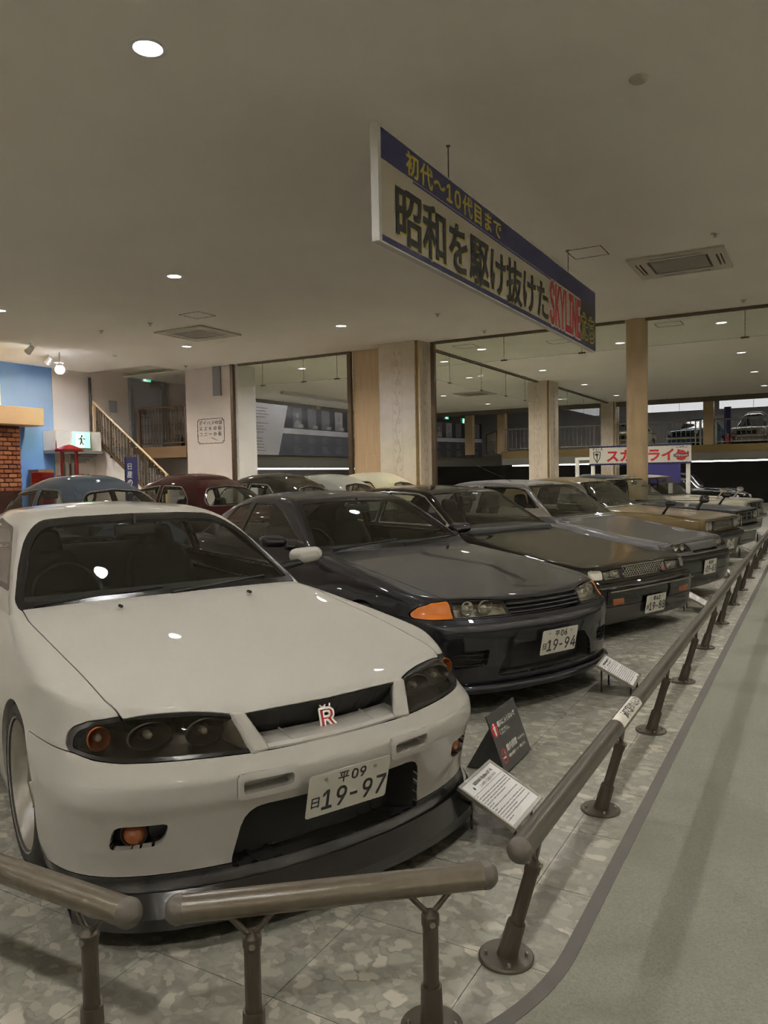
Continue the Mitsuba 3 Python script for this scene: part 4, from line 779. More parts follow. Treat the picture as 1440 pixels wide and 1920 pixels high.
def white_extras(pan, c, key):
    # grille recess: white tray and posts, black mesh behind
    pts = lambda x, z: [(x - .35 * y * y, y, z) for y in np.linspace(-.33, .33, 13)]
    def ruled(A, B):
        A, B = np.array(A), np.array(B); n = len(A); V = np.vstack([A, B]); return V, np.array([[i, i + 1, i + 1 + n] for i in range(n - 1)] + [[i, i + 1 + n, i + n] for i in range(n - 1)])
    tray = join(ruled(pts(-.034, .568), pts(-.034, .575)), ruled(pts(-.034, .575), pts(-.05, .583)), ruled(pts(-.05, .583), pts(-.150, .592)), ruled(pts(-.150, .592), pts(-.152, .585)))
    t = pan('grille_tray', tray, 'paint_white', 25)
    pan('tray_rib', join(*[rod((-.055 - .35 * y * y, y, .582), (-.150 - .35 * y * y, y, .595), .005, n=6) for y in (-.17, .17)]), 'paint_white', 30, parent=t)
    for s in (-1, 1):
        pan('grille_post', blob([(-.060, s * .315, .575), (-.065, s * .27, .575), (-.128, s * .345, .678), (-.135, s * .318, .676), (-.20, s * .36, .60), (-.22, s * .36, .67)], .012, 10), 'paint_white', 40)
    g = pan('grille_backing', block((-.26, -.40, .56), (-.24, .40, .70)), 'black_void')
    pan('grille_bar', join(*[rod((-.19 - .35 * .1, -.34, z), (-.19 - .35 * .1, .34, z), .004, n=6) for z in (.61, .63, .65)]), 'black_plastic', parent=g)
    # intake behind the bumper opening: dark core with fins
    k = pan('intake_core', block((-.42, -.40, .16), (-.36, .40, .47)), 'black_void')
    pan('intake_fin', join(*[block((-.355, -.38, z), (-.35, .38, z + .006)) for z in np.arange(.2, .45, .03)]), 'black_trim', parent=k)
    # splitter under the bumper
    yy = np.linspace(-.845, .845, 41); f = c.Sl(np.abs(yy)); x = .012 - f
    top = np.c_[x - .03, yy, np.full(41, .165)]; mid = np.c_[x + .025, yy, np.full(41, .105)]; low = np.c_[x + .03, yy, np.full(41, .07)]; back = np.c_[x - .25, yy * .97, np.full(41, .075)]
    pan('front_lip', join(ruled(mid, top), ruled(low, mid), ruled(back, low)), 'black_plastic', 30)
    # corner marker lamps in their pockets
    for s in (-1, 1):
        m = pan('marker_lamp', lathe([(0, .032), (.022, .028), (.036, .012), (.038, -.02), (0, -.02)], 24, ((-.215, s * .665, .345), (.86, s * .5, .05))), 'amber_dark', 40)
        pan('marker_ring', lathe([(.038, .012), (.043, .012), (.043, -.02)], 24, ((-.215, s * .665, .345), (.86, s * .5, .05))), 'black_plastic', parent=m)
    for s in (-1, 1):                            # door mirrors
        m = pan('door_mirror', blob([(-1.93, s * .95, .985), (-1.91, s * 1.02, .995), (-1.99, s * .93, .985), (-1.98, s * 1.0, .99)], .045, 16), 'paint_white', 50)
        pan('mirror_arm', blob([(-1.93, s * .93, .95), (-1.95, s * .80, .93)], [.02, .03], 10), 'black_plastic', 40, parent=m)
        pan('mirror_glass', blob([(-2.035, s * .945, .985), (-2.035, s * .985, .99)], [.03, .03], 10), 'chrome', parent=m)
    for s in (-1, 1): pan('washer_jet', blob([(-1.40, s * .33, .884), (-1.43, s * .33, .884)], .008, 8), 'black_plastic', 40)
    pan('bumper_hook_cover', moved(slab(Polygon(rounded([(-.02, -.02), (.02, -.02), (.02, .02), (-.02, .02)], .008)), 0, .003), mat4((0, 1, 0), (0, 0, 1), (1, 0, 0), (-.335, .845, .40))), 'paint_white')
HOOD33 = [(-.108, 0), (-.113, .12), (-.122, .24), (-.134, .335), (-.150, .365), (-.172, .405), (-.203, .466), (-.247, .565), (-.293, .667), (-.41, .686), (-.61, .694), (-.83, .704), (-1.13, .714), (-1.43, .724), (-1.64, .710), (-1.72, .70), (-1.72, 0)]
LAMP33 = [(.304, .573), (.345, .680), (.370, .692), (.45, .701), (.57, .704), (.667, .700), (.755, .684), (.79, .663), (.806, .64), (.815, .61), (.812, .594), (.764, .582), (.70, .577), (.52, .577), (.40, .575)]
OPEN33 = rounded([(.10, .405), (.355, .405), (.388, .215), (.386, .19), (-.386, .19), (-.388, .215), (-.355, .405)], [0, .07, .02, 0, 0, .02, .07])
WHITE = dict(paint='paint_white', h=.0125, hood=HOOD33, hood_part='bonnet',
    lamps=[dict(name='headlamp', poly=LAMP33, lens='smoked_lens', bucket='lamp_bucket_dark', depth=.09, bezel=.011, bowls=[(.44, .638, .062, .042, 'lamp_smoked'), (.60, .638, .07, .042, 'lamp_smoked'), (.735, .632, .035, .038, 'amber_dark')])],
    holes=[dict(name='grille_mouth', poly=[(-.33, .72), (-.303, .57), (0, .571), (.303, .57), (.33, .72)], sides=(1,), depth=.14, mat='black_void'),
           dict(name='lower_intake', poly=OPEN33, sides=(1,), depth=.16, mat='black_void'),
           dict(name='marker_pocket', poly=rounded([(.585, .388), (.735, .385), (.745, .30), (.60, .312)], [.02, .025, .025, .03]), depth=.05, mat='black_plastic')],
    rings=[dict(name='bumper_duct', outer=rounded([(.188, .523), (.392, .521), (.392, .441), (.188, .448)], .012), inner=rounded([(.207, .504), (.373, .502), (.373, .459), (.207, .466)], .008), off=.010, back='paint_white')],
    bands=[dict(name='lower_lip', mat='black_plastic', fn=lambda V: np.maximum(V[:, 2] - .205 + .03 * sstep(-.4, -.75, V[:, 0]), -.72 - V[:, 0])),
           dict(name='front_bumper', mat='paint_white', fn=lambda V: np.maximum(V[:, 2] - .578 - .012 * sstep(.3, .8, np.abs(V[:, 1])), -.70 - V[:, 0]))],
    doors=[rounded([(-1.88, .93), (-1.80, .80), (-1.80, .25), (-3.02, .25), (-3.12, .93)], [0, .05, .06, .06, 0])], decklid=[(-3.95, 0), (-3.95, .60), (-4.5, .62), (-4.72, .60), (-4.72, 0)],
    screen=rounded([(0, .876), (.722, .872), (.732, .91), (.672, 1.05), (.600, 1.18), (.50, 1.262), (.30, 1.274), (0, 1.279)], [0, .03, .02, 0, .06, .09, 0, 0]), screen_x=-2.62, frit=.034,
    side_windows=[rounded([(-1.83, .945), (-2.12, 1.09), (-2.42, 1.225), (-2.95, 1.262), (-3.0, .955)], [.02, 0, .06, .03, .03]), rounded([(-3.05, .957), (-3.01, 1.26), (-3.4, 1.215), (-3.78, 1.02)], [.03, .03, .05, .05])],
    rear_window=rounded([(0, 1.0), (.52, 1.0), (.47, 1.235), (0, 1.25)], [0, .06, .08, 0]), rear_x=-3.40, wipers=[((-.66, .893), (-.05, .925)), ((-.02, .897), (.55, .925))],
    liner='interior', plate=(.024, 0, .402, -14.9, '平 09'.split(), '19-97'), extras=(white_extras, gtr_badge(-.118, 0, .622, 1.15)), wheel_y=.872, tyre=.322, rim=.245)
def side_marker(y, z, x, w, hgt, m):
    def fn(pan, c, key):
        for s in (-1, 1): pan('marker_lamp', soft((x - .02, s * y - w / 2, z - hgt / 2), (x + .012, s * y + w / 2, z + hgt / 2), .006), m, 40)
    return fn
def gunmetal_extras(pan, c, key):
    yy = np.linspace(-.335, .335, 15)
    for k, z in enumerate((.604, .629, .654)):
        pan('grille_bar', tube([(-.062 - .3 * (z - .6) - .28 * y * y - .01, y, z) for y in yy], .010, 8), 'paint_gunmetal', 40)
    pan('grille_backing', block((-.22, -.36, .58), (-.19, .36, .69)), 'black_void')
    for s in (-1, 1):
        m = pan('door_mirror', blob([(-1.98, s * .90, .975), (-1.98, s * 1.03, .985), (-2.03, s * .90, .985), (-2.03, s * 1.02, .985)], .042, 14), 'paint_gunmetal', 50)
        pan('mirror_arm', blob([(-1.95, s * .86, .94), (-1.95, s * .80, .93)], .03, 10), 'black_plastic', 40, parent=m)
        for z in (.30, .335, .37): pan('duct_vane', tube([(c.xn(z) - c.Sl(abs(y)) - .03, s * y, z) for y in (.50, .58, .66, .72)], .005, 6), 'black_plastic')
    yy = np.linspace(-.80, .80, 31); x = -.02 - c.Sl(np.abs(yy))
    pan('front_lip', join(tube(np.c_[x, yy, np.full(31, .165)], .022, 8), tube(np.c_[x - .03, yy * .99, np.full(31, .15)], .03, 8)), 'paint_gunmetal', 50)
    pan('washer_jet', blob([(-1.45, .35, .885), (-1.47, .35, .885)], .008, 8), 'black_plastic', 40)
HOOD32 = [(-.113, 0), (-.122, .2), (-.140, .32), (-.152, .352), (-.235, .54), (-.302, .683), (-.55, .691), (-.885, .694), (-1.37, .70), (-1.72, .705), (-1.80, .70), (-1.80, 0)]
GUNMETAL = dict(paint='paint_gunmetal', h=.0135, hood=HOOD32, hood_part='bonnet',
    lamps=[dict(name='headlamp', poly=[(.326, .600), (.345, .683), (.54, .693), (.668, .694), (.683, .598), (.487, .600)], lens='clear_lens', bucket='lamp_bucket', depth=.06, bezel=.005, bowls=[(.57, .645, .045, .04, 'lamp_reflector'), (.455, .645, .055, .04, 'lamp_reflector')]),
           dict(name='corner_lamp', poly=rounded([(.690, .598), (.676, .694), (.763, .684), (.817, .658), (.846, .62), (.849, .592), (.786, .592)], [.004, .004, 0, 0, .02, .01, 0]), mat='amber')],
    holes=[dict(name='grille_mouth', poly=[(-.340, .678), (-.325, .590), (.325, .590), (.340, .678)], sides=(1,), depth=.09, mat='black_void'),
           dict(name='bumper_duct', poly=rounded([(.50, .402), (.715, .396), (.71, .285), (.515, .302)], .02), depth=.06, mat='black_void'),
           dict(name='lower_intake', poly=rounded([(-.31, .425), (-.41, .33), (-.44, .225), (.44, .225), (.41, .33), (.31, .425)], .03), sides=(1,), depth=.10, mat='black_void')],
    bands=[dict(name='front_bumper', mat='paint_gunmetal', fn=lambda V: np.maximum(V[:, 2] - .588, -.66 - V[:, 0]))],
    doors=[rounded([(-1.93, .95), (-1.84, .82), (-1.84, .25), (-3.05, .25), (-3.13, .95)], [0, .05, .06, .06, 0])], decklid=[(-3.85, 0), (-3.85, .60), (-4.4, .62), (-4.6, .60), (-4.6, 0)],
    screen=rounded([(0, .897), (.742, .905), (.748, .93), (.667, 1.09), (.552, 1.272), (.45, 1.284), (0, 1.293)], [0, .02, .02, 0, .045, 0, 0]), screen_x=-2.66, frit=.03, frit_mat='black_plastic',
    side_windows=[rounded([(-1.88, .955), (-2.10, 1.05), (-2.42, 1.21), (-2.60, 1.262), (-3.0, 1.272), (-3.09, .965)], [.02, 0, .03, 0, .03, .03]), rounded([(-3.14, .968), (-3.06, 1.272), (-3.35, 1.235), (-3.62, 1.05), (-3.70, .985)], [.03, .03, .05, .02, .03])],
    rear_window=rounded([(0, 1.01), (.54, 1.01), (.49, 1.235), (0, 1.25)], [0, .06, .08, 0]), rear_x=-3.30, wipers=[((-.60, .915), (.02, .952)), ((.05, .918), (.62, .945))],
    plate=(.008, .015, .402, -12.3, '平 06'.split(), '19-94'), extras=(gunmetal_extras,), wheel_y=.86, tyre=.318, rim=.215)
build_car('car', 'white two-door coupe with smoked headlamps and plate 19-97, nearest behind the railing', WEDGE_COUPE, WHITE, (-1.425, 2.21, -24.93))
build_car('car', 'dark gunmetal two-door coupe with amber corner lamps and plate 19-94', GUNMETAL_COUPE, GUNMETAL, (-1.45, 4.773, -24.57))
# the older cars of the row and the round sedans: profiles from a few measures
def profile(L, w, hood, screen, roof, deck, nose, bow=.03, corner=.10, tall=1.46, belt=.90, belly=.12, tumble=1., drop=.02, side=None, r_top=.05, r_front=.04, r_roof=.06, round_plan=0., arch=.33, wb=2.6, tail=None):
    """hood: (x, z) along the bonnet; screen: foot x, foot z, top x, top z; roof: (x, z) behind it; deck: (x, z) of the boot;
    nose: (z, x) of the front on the centre line; bow, corner: how far the front falls back at mid-width and at its corners."""
    fx, fz, tx, tz = screen; sl = (fx - tx) / (tz - fz)
    top = sorted({**dict(hood), fx - .3: belt + .015, **dict(deck)}.items(), reverse=True)
    rx = roof[-1]
    plan = [(0, 0), (w * .25, bow * .12), (w * .5, bow * .45), (w * .75, bow), (w * .88, bow + corner * .35), (w * .95, bow + corner), (w, bow + corner * 1.9), (w + .06, bow + corner * 4)]
    P = dict(top=top, drop=[(0, drop), (-2, drop), (-L, drop + .02)], drop_pow=2.6, width=[(0, w - round_plan), (-.9, w - round_plan * .3), (-1.8, w - .012), (-2.8, w - .012), (-3.6, w - round_plan * .3), (-L, w - .05 - round_plan)],
             side=side or [(.05, -.08), (.15, -.03), (.3, -.006), (.5, 0), (.62, -.006), (.72, -.028), (.80, -.055), (.88, -.10), (.96, -.17), (1.05, -.27)],
             nose=nose, plan_low=plan, plan_high=plan, plan_z=(.4, .6), tail=tail or [(.1, -L + .1), (.3, -L), (.6, -L), (.85, -L + .02), (1., -L + .1)], plan_rear=[(0, 0), (w * .6, .03), (w * .88, .10), (w, .26), (w + .06, .5)],
             arches=[(-.5 * (L - wb) * .92, arch, 0.), (-.5 * (L - wb) * .92 - wb, arch, 0.)], bottom=belly, r_top=r_top, r_front=r_front,
             screen=[(fz - .2, fx + .2 * sl), (fz, fx), ((fz + tz) / 2, (fx + tx) / 2 - .012), (tz, tx), (tz + .1, tx - .12 * sl - .08)], screen_plan=[(0, 0), (.3, .01), (.55, .035), (.74, .075), (.9, .14)],
             cabin_side=[(.7, 0), (belt + .02, -.04 * tumble), (1.0, -.07 * tumble), (1.1, -.11 * tumble), (1.2, -.15 * tumble), (1.28, -.19 * tumble), (1.36, -.23 * tumble), (1.5, -.32 * tumble)],
             cabin_width=[(fx + .3, w - .07), (fx - .4, w - .07), (-2.9, w - .075), (-3.5, w - .10), (-L, w - .2)],
             roof=[(fx + .2, fz - .1), (tx + .35, tz - .10), (tx, tz + .012)] + list(roof), roof_drop=[(tx, .03), (-3, .04), (-L, .05)],
             rear_screen=[(fz - .2, rx[0] - .25), (fz, rx[0] - .1), (tz, rx[0] + .45), (tz + .1, rx[0] + .65)], belt=belt, r_roof=r_roof, r_screen=.035, tall=tall)
    return P
def panes_of(P, screen, w, rear, sides, ws_w=(.715, .545)):
    fx, fz, tx, tz = screen
    return dict(screen=rounded([(0, fz - .008), (ws_w[0], fz - .010), (ws_w[0] + .006, fz + .02), (ws_w[1], tz - .012), (ws_w[1] - .1, tz - .002), (0, tz + .004)], [0, .02, .02, .04, 0, 0]), screen_x=tx - .35, side_windows=sides, **rear)
def lamp_pair(name, y0, y1, z0, z1, bowls=(), slope=0., **k): return dict(name=name, poly=[(y0, z0), (y0 + slope, z1), (y1, z1 + k.pop('rise', 0.)), (y1, z0)], **({**dict(lens='clear_lens', bucket='lamp_bucket', depth=.06, bezel=.006, bowls=bowls), **k} if 'mat' not in k else k))
def bar_bumper(z, hgt, x, w, m, wrap=.35, curve_=.05, part='bumper', ends=.05):
    """A bumper bar along the front, wrapped round the corners."""
    def fn(pan, c, key):
        y = np.linspace(-w, w, 33); f = curve_ * (np.abs(y) / w) ** 2 + ends * (np.abs(y) / w) ** 10
        L_ = [(x - curve_ - ends - t * wrap, -w - .014, z) for t in (1., .5, .12)] + [(x - b, a, z) for a, b in zip(y, f)] + [(x - curve_ - ends - t * wrap, w + .014, z) for t in (.12, .5, 1.)]
        P_ = np.array(L_); n = len(P_); t_ = np.gradient(P_, axis=0); t_ /= np.linalg.norm(t_, axis=1, keepdims=True); nrm = np.cross(t_, [0, 0, 1.]); sec = [(-.02, -hgt / 2), (.012, -hgt / 2), (.026, -hgt * .3), (.032, 0), (.026, hgt * .3), (.012, hgt / 2), (-.02, hgt / 2)]
        sgn = np.sign(nrm[n // 2][0]); V = np.vstack([P_ + sgn * nrm * a + np.array([0, 0, b]) for a, b in sec]); k = len(sec)
        F = [[i * n + j, i * n + j + 1, (i + 1) % k * n + j + 1] for i in range(k) for j in range(n - 1)] + [[i * n + j, (i + 1) % k * n + j + 1, (i + 1) % k * n + j] for i in range(k) for j in range(n - 1)]
        pan(part, (V, np.array(F)), m, 40)
    return fn
def fender_mirrors(x, y, z, m='chrome'):
    def fn(pan, c, key):
        for s in (-1, 1):
            b = np.array([x, s * y, z])
            k = pan('fender_mirror', blob([b + [.0, -.05 * s, .19], b + [.0, .06 * s, .19], b + [.05, 0, .19]], .045, 12), m, 50)
            pan('mirror_stalk', tube([b + [-.12, 0, 0], b + [-.06, 0, .09], b + [0, 0, .17]], [.022, .016, .012], 8), m, 50, parent=k)
    return fn
def grille_bars(x, y, z0, z1, n, m, vertical=0, drop=0., mesh=False):
    def fn(pan, c, key):
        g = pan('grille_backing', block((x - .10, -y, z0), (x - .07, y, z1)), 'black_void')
        yy = np.linspace(-y, y, 9)
        if mesh: B = [rod((x - .03, y0, z0), (x - .03, min(y0 + (z1 - z0), y), z0 + min(z1 - z0, y - y0)), .004, n=5) for y0 in np.arange(-y, y - .02, .04)] + [rod((x - .03, y0, z0), (x - .03, max(y0 - (z1 - z0), -y), z0 + min(z1 - z0, y0 + y)), .004, n=5) for y0 in np.arange(-y + .04, y, .04)]
        else: B = [tube([(x - drop * abs(t) ** 2, t, z) for t in yy], .006, 6) for z in np.linspace(z0, z1, n)]
        for b in (B if not mesh else [join(*B)]): pan('grille_mesh' if mesh else 'grille_bar', b, m, 40, parent=g, **(dict(kind='stuff') if mesh else {}))
        for v in np.linspace(-y, y, vertical + 2)[1:-1]: pan('grille_upright', rod((x, v, z0), (x, v, z1), .006, n=6), m, 40, parent=g)
    return fn
def frame_bar(pts, r, m, part):
    def fn(pan, c, key): pan(part, tube(pts, r, 6), m, 40)
    return fn
# third in the row: black two-door with a mesh grille
SC = (-1.66, .885, -2.37, 1.292)
P31 = profile(4.66, .845, [(-.06, .605), (-.14, .638), (-.3, .66), (-.7, .708), (-1.1, .765), (-1.45, .825), (-1.66, .868)], SC, [(-2.6, 1.332), (-3.0, 1.355), (-3.4, 1.345), (-3.7, 1.28), (-4.05, 1.06)], [(-3.3, .945), (-3.9, .955), (-4.4, .94), (-4.6, .90)],
              [(.05, -.12), (.14, -.06), (.25, -.03), (.37, -.012), (.475, -.012), (.505, -.05), (.535, -.085), (.62, -.115), (.68, -.21)], bow=.02, corner=.06, belt=.895, belly=.14, drop=.012)
S31 = dict(paint='paint_black', h=.018, hood=[(-.122, 0), (-.125, .4), (-.13, .64), (-.16, .69), (-.6, .705), (-1.1, .71), (-1.6, .715), (-1.74, .70), (-1.74, 0)], hood_part='bonnet',
    lamps=[lamp_pair('headlamp', .368, .645, .530, .618, bowls=((.45, .574, .055, .036, 'lamp_reflector'), (.57, .574, .05, .036, 'lamp_reflector'))), lamp_pair('side_lamp', .655, .79, .538, .616, mat='lamp_bucket')],
    holes=[dict(name='grille_mouth', poly=[(-.357, .53), (-.357, .622), (.357, .622), (.357, .53)], sides=(1,), depth=.07, mat='black_void')],
    bands=[dict(name='front_bumper', mat='paint_black', fn=lambda V: np.maximum(np.maximum(V[:, 2] - .505, -.62 - V[:, 0]), .305 - V[:, 2])), dict(name='air_dam', mat='paint_dark_silver', fn=lambda V: np.maximum(V[:, 2] - .30, -.62 - V[:, 0]))],
    doors=[rounded([(-1.80, .93), (-1.78, .25), (-3.05, .25), (-3.1, .93)], [0, .06, .06, 0])],
    **panes_of(P31, SC, .845, dict(rear_window=rounded([(0, 1.0), (.56, 1.0), (.50, 1.27), (0, 1.285)], [0, .04, .05, 0]), rear_x=-3.55, frit=.022), [rounded([(-1.86, .93), (-2.36, 1.235), (-2.5, 1.27), (-3.0, 1.295), (-3.04, .94)], .02), rounded([(-3.10, .94), (-3.06, 1.295), (-3.42, 1.27), (-3.72, .96)], .03)]),
    side_trim=.012, screen_trim=None, plate=(.0, .01, .27, -8.6, '昭 62'.split(), '19-88'), wheel_y=.83, tyre=.305, rim=.19, wheel_style='disc',
    extras=(side_marker(.55, .345, -.035, .17, .055, 'amber_dark'), grille_bars(-.085, .35, .535, .616, 0, 'lamp_bucket', mesh=True), frame_bar([(-.098, -.357, .528), (-.098, .357, .528)], .008, 'satin_metal', 'grille_frame'), frame_bar([(-.12, -.357, .624), (-.12, .357, .624)], .007, 'satin_metal', 'grille_frame'),
            frame_bar([(-.01, -.70, .44), (.004, -.4, .44), (.008, 0, .44), (.004, .4, .44), (-.01, .70, .44)], .007, 'satin_metal', 'bumper_strip'), gtr_badge(-.085, .28, .575, .8)))
build_car('car', 'glossy black two-door car with mesh grille and plate 19-88', P31, S31, (-1.289, 7.264, -20.0))
# fourth: silver over grey with a slim nose slot
SC = (-1.53, .925, -2.10, 1.325)
P30 = profile(4.6, .832, [(-.05, .60), (-.12, .672), (-.3, .705), (-.7, .76), (-1.1, .83), (-1.5, .90)], SC, [(-2.4, 1.37), (-2.8, 1.39), (-3.2, 1.38), (-3.55, 1.30), (-3.95, 1.06)], [(-3.3, .94), (-3.9, .94), (-4.4, .92), (-4.55, .88)],
              [(.05, -.14), (.18, -.07), (.34, -.02), (.5, -.012), (.53, -.035), (.56, -.05), (.66, -.12), (.74, -.3)], bow=.03, corner=.08, belt=.895, belly=.15, drop=.02)
S30 = dict(paint='paint_silver', h=.02, hood=[(-.130, 0), (-.136, .3), (-.150, .62), (-.2, .68), (-.7, .70), (-1.1, .71), (-1.55, .715), (-1.65, .71), (-1.65, 0)], hood_part='bonnet', hood_paint='paint_dark_silver',
    lamps=[dict(name='headlamp', poly=[(.36, .575), (.40, .665), (.70, .668), (.70, .575)], lens='clear_lens', bucket='lamp_bucket_dark', depth=.07, bezel=.010, bowls=((.46, .618, .05, .036, 'lamp_reflector'), (.60, .618, .06, .036, 'lamp_reflector'))), dict(name='side_lamp', poly=[(.71, .58), (.71, .668), (.80, .66), (.805, .58)], mat='lamp_bucket_dark')],
    holes=[dict(name='nose_slot', poly=[(-.33, .552), (-.345, .578), (.345, .578), (.33, .552)], sides=(1,), depth=.05, mat='black_void')],
    bands=[dict(name='front_bumper', mat='black_plastic', fn=lambda V: np.maximum(np.maximum(V[:, 2] - .535, -.60 - V[:, 0]), .33 - V[:, 2])), dict(name='air_dam', mat='black_plastic', fn=lambda V: np.maximum(V[:, 2] - .325, -.60 - V[:, 0]))],
    **panes_of(P30, SC, .832, dict(rear_window=rounded([(0, 1.0), (.55, 1.0), (.49, 1.25), (0, 1.265)], [0, .04, .05, 0]), rear_x=-3.35, frit=.022), [rounded([(-1.70, .935), (-2.10, 1.265), (-2.25, 1.30), (-2.80, 1.32), (-2.84, .94)], .02), rounded([(-2.90, .94), (-2.86, 1.32), (-3.22, 1.29), (-3.55, .96)], .03)]),
    side_trim=.012, screen_trim=.012, plate=(-.005, 0, .375, -6, '昭 58'.split(), '19-83'), wheel_y=.815, tyre=.30, rim=.19, wheel_style='disc',
    extras=(frame_bar([(-.055, -.66, .545), (-.022, -.3, .545), (-.02, 0, .545), (-.022, .3, .545), (-.055, .66, .545)], .006, 'satin_metal', 'bumper_strip'), frame_bar([(-2.35, -.55, 1.37), (-2.9, -.62, 1.60)], .004, 'black_trim', 'aerial')))
build_car('car', 'silver and grey two-door car with slim nose slot and roof aerial', P30, S30, (-1.063, 9.41, -15.5))
# fifth: gold with fender mirrors
SC = (-1.60, .92, -2.12, 1.32)
P110 = profile(4.46, .81, [(-.04, .70), (-.09, .765), (-.3, .80), (-.7, .835), (-1.2, .87), (-1.6, .905)], SC, [(-2.4, 1.375), (-2.7, 1.395), (-3.1, 1.375), (-3.5, 1.26), (-3.9, 1.05)], [(-3.4, .94), (-3.9, .92), (-4.3, .88), (-4.42, .83)],
               [(.05, -.2), (.2, -.09), (.4, -.06), (.55, -.055), (.70, -.045), (.76, -.06), (.80, -.14)], bow=.02, corner=.05, belt=.895, belly=.17, drop=.015)
S110 = dict(paint='paint_gold', h=.022, hood=[(-.075, 0), (-.085, .5), (-.11, .70), (-.5, .72), (-1.1, .72), (-1.6, .71), (-1.7, .70), (-1.7, 0)], hood_part='bonnet',
    holes=[dict(name='grille_mouth', poly=[(-.72, .575), (-.72, .735), (.72, .735), (.72, .575)], sides=(1,), depth=.06, mat='black_void')],
    **panes_of(P110, SC, .81, dict(rear_window=rounded([(0, 1.0), (.50, 1.0), (.45, 1.22), (0, 1.23)], [0, .04, .05, 0]), rear_x=-3.3, frit=.02), [rounded([(-1.76, .93), (-2.12, 1.26), (-2.25, 1.30), (-2.85, 1.31), (-2.92, .935)], .02)]),
    screen_trim=.012, side_trim=.012, plate=(.03, 0, .38, -4, '昭 47'.split(), '19-72'), wheel_y=.79, tyre=.30, rim=.18, wheel_style='cap',
    extras=(bar_bumper(.50, .10, .02, .79, 'black_trim'), frame_bar([(-.05, -.80, .46), (.03, -.4, .46), (.045, 0, .46), (.03, .4, .46), (-.05, .80, .46)], .012, 'satin_metal', 'bumper_strip'), grille_bars(-.055, .44, .585, .725, 0, 'satin_metal', mesh=True), fender_mirrors(-.62, .68, .80, 'black_plastic'), *[(lambda y: (lambda pan, c, key: [pan('headlamp', lathe([(0, .0), (.05, -.004), (.066, -.02), (.072, 0), (.076, -.02), (.07, -.06)], 24, ((-.085, s * y, .655), (1, 0, 0))), 'lamp_reflector', 40) for s in (-1, 1)]))(y) for y in (.53, .65)], frame_bar([(-.05, -.74, .742), (-.05, .74, .742)], .008, 'satin_metal', 'grille_frame'), frame_bar([(-.06, .745, .742), (-.06, .745, .57)], .008, 'satin_metal', 'grille_frame')))
build_car('car', 'gold two-door car with black fender mirrors and quad headlamps', P110, S110, (-1.155, 12.45, -12.7))
# sixth: charcoal boxy coupe with fender mirrors
SC = (-1.55, .90, -2.05, 1.345)
P10 = profile(4.33, .80, [(-.04, .76), (-.08, .785), (-.3, .81), (-.7, .84), (-1.2, .865), (-1.55, .885)], SC, [(-2.3, 1.395), (-2.7, 1.415), (-3.0, 1.40), (-3.4, 1.27), (-3.8, 1.04)], [(-3.2, .92), (-3.8, .90), (-4.2, .88), (-4.3, .84)],
              [(.05, -.2), (.2, -.09), (.4, -.05), (.55, -.045), (.74, -.03), (.785, -.04), (.82, -.1)], bow=.01, corner=.04, belt=.885, belly=.18, drop=.01)
S10 = dict(paint='paint_charcoal', h=.024, hood=[(-.05, 0), (-.06, .5), (-.08, .72), (-.5, .73), (-1.1, .73), (-1.6, .71), (-1.65, .70), (-1.65, 0)], hood_part='bonnet',
    holes=[dict(name='grille_mouth', poly=[(-.74, .60), (-.74, .755), (.74, .755), (.74, .60)], sides=(1,), depth=.06, mat='black_void')],
    **panes_of(P10, SC, .80, dict(rear_window=rounded([(0, .98), (.52, .98), (.47, 1.23), (0, 1.245)], [0, .04, .05, 0]), rear_x=-3.15, frit=.02), [rounded([(-1.70, .915), (-2.05, 1.28), (-2.2, 1.32), (-2.8, 1.335), (-2.85, .92)], .02)]),
    screen_trim=.012, side_trim=.012, wheel_y=.78, tyre=.30, rim=.18, wheel_style='cap',
    extras=(bar_bumper(.48, .10, .03, .78, 'chrome'), grille_bars(-.04, .44, .615, .74, 3, 'satin_metal', vertical=2), fender_mirrors(-.60, .68, .81, 'black_plastic'), *[(lambda y: (lambda pan, c, key: [pan('headlamp', lathe([(0, .0), (.05, -.004), (.066, -.02), (.072, 0), (.076, -.02), (.07, -.06)], 24, ((-.075, s * y, .675), (1, 0, 0))), 'lamp_reflector', 40) for s in (-1, 1)]))(y) for y in (.52, .66)], frame_bar([(-.05, .755, .76), (-.05, .755, .59)], .008, 'satin_metal', 'grille_frame')))
build_car('car', 'charcoal boxy coupe with fender mirrors standing before the round column', P10, S10, (-1.0, 14.57, -8.8))
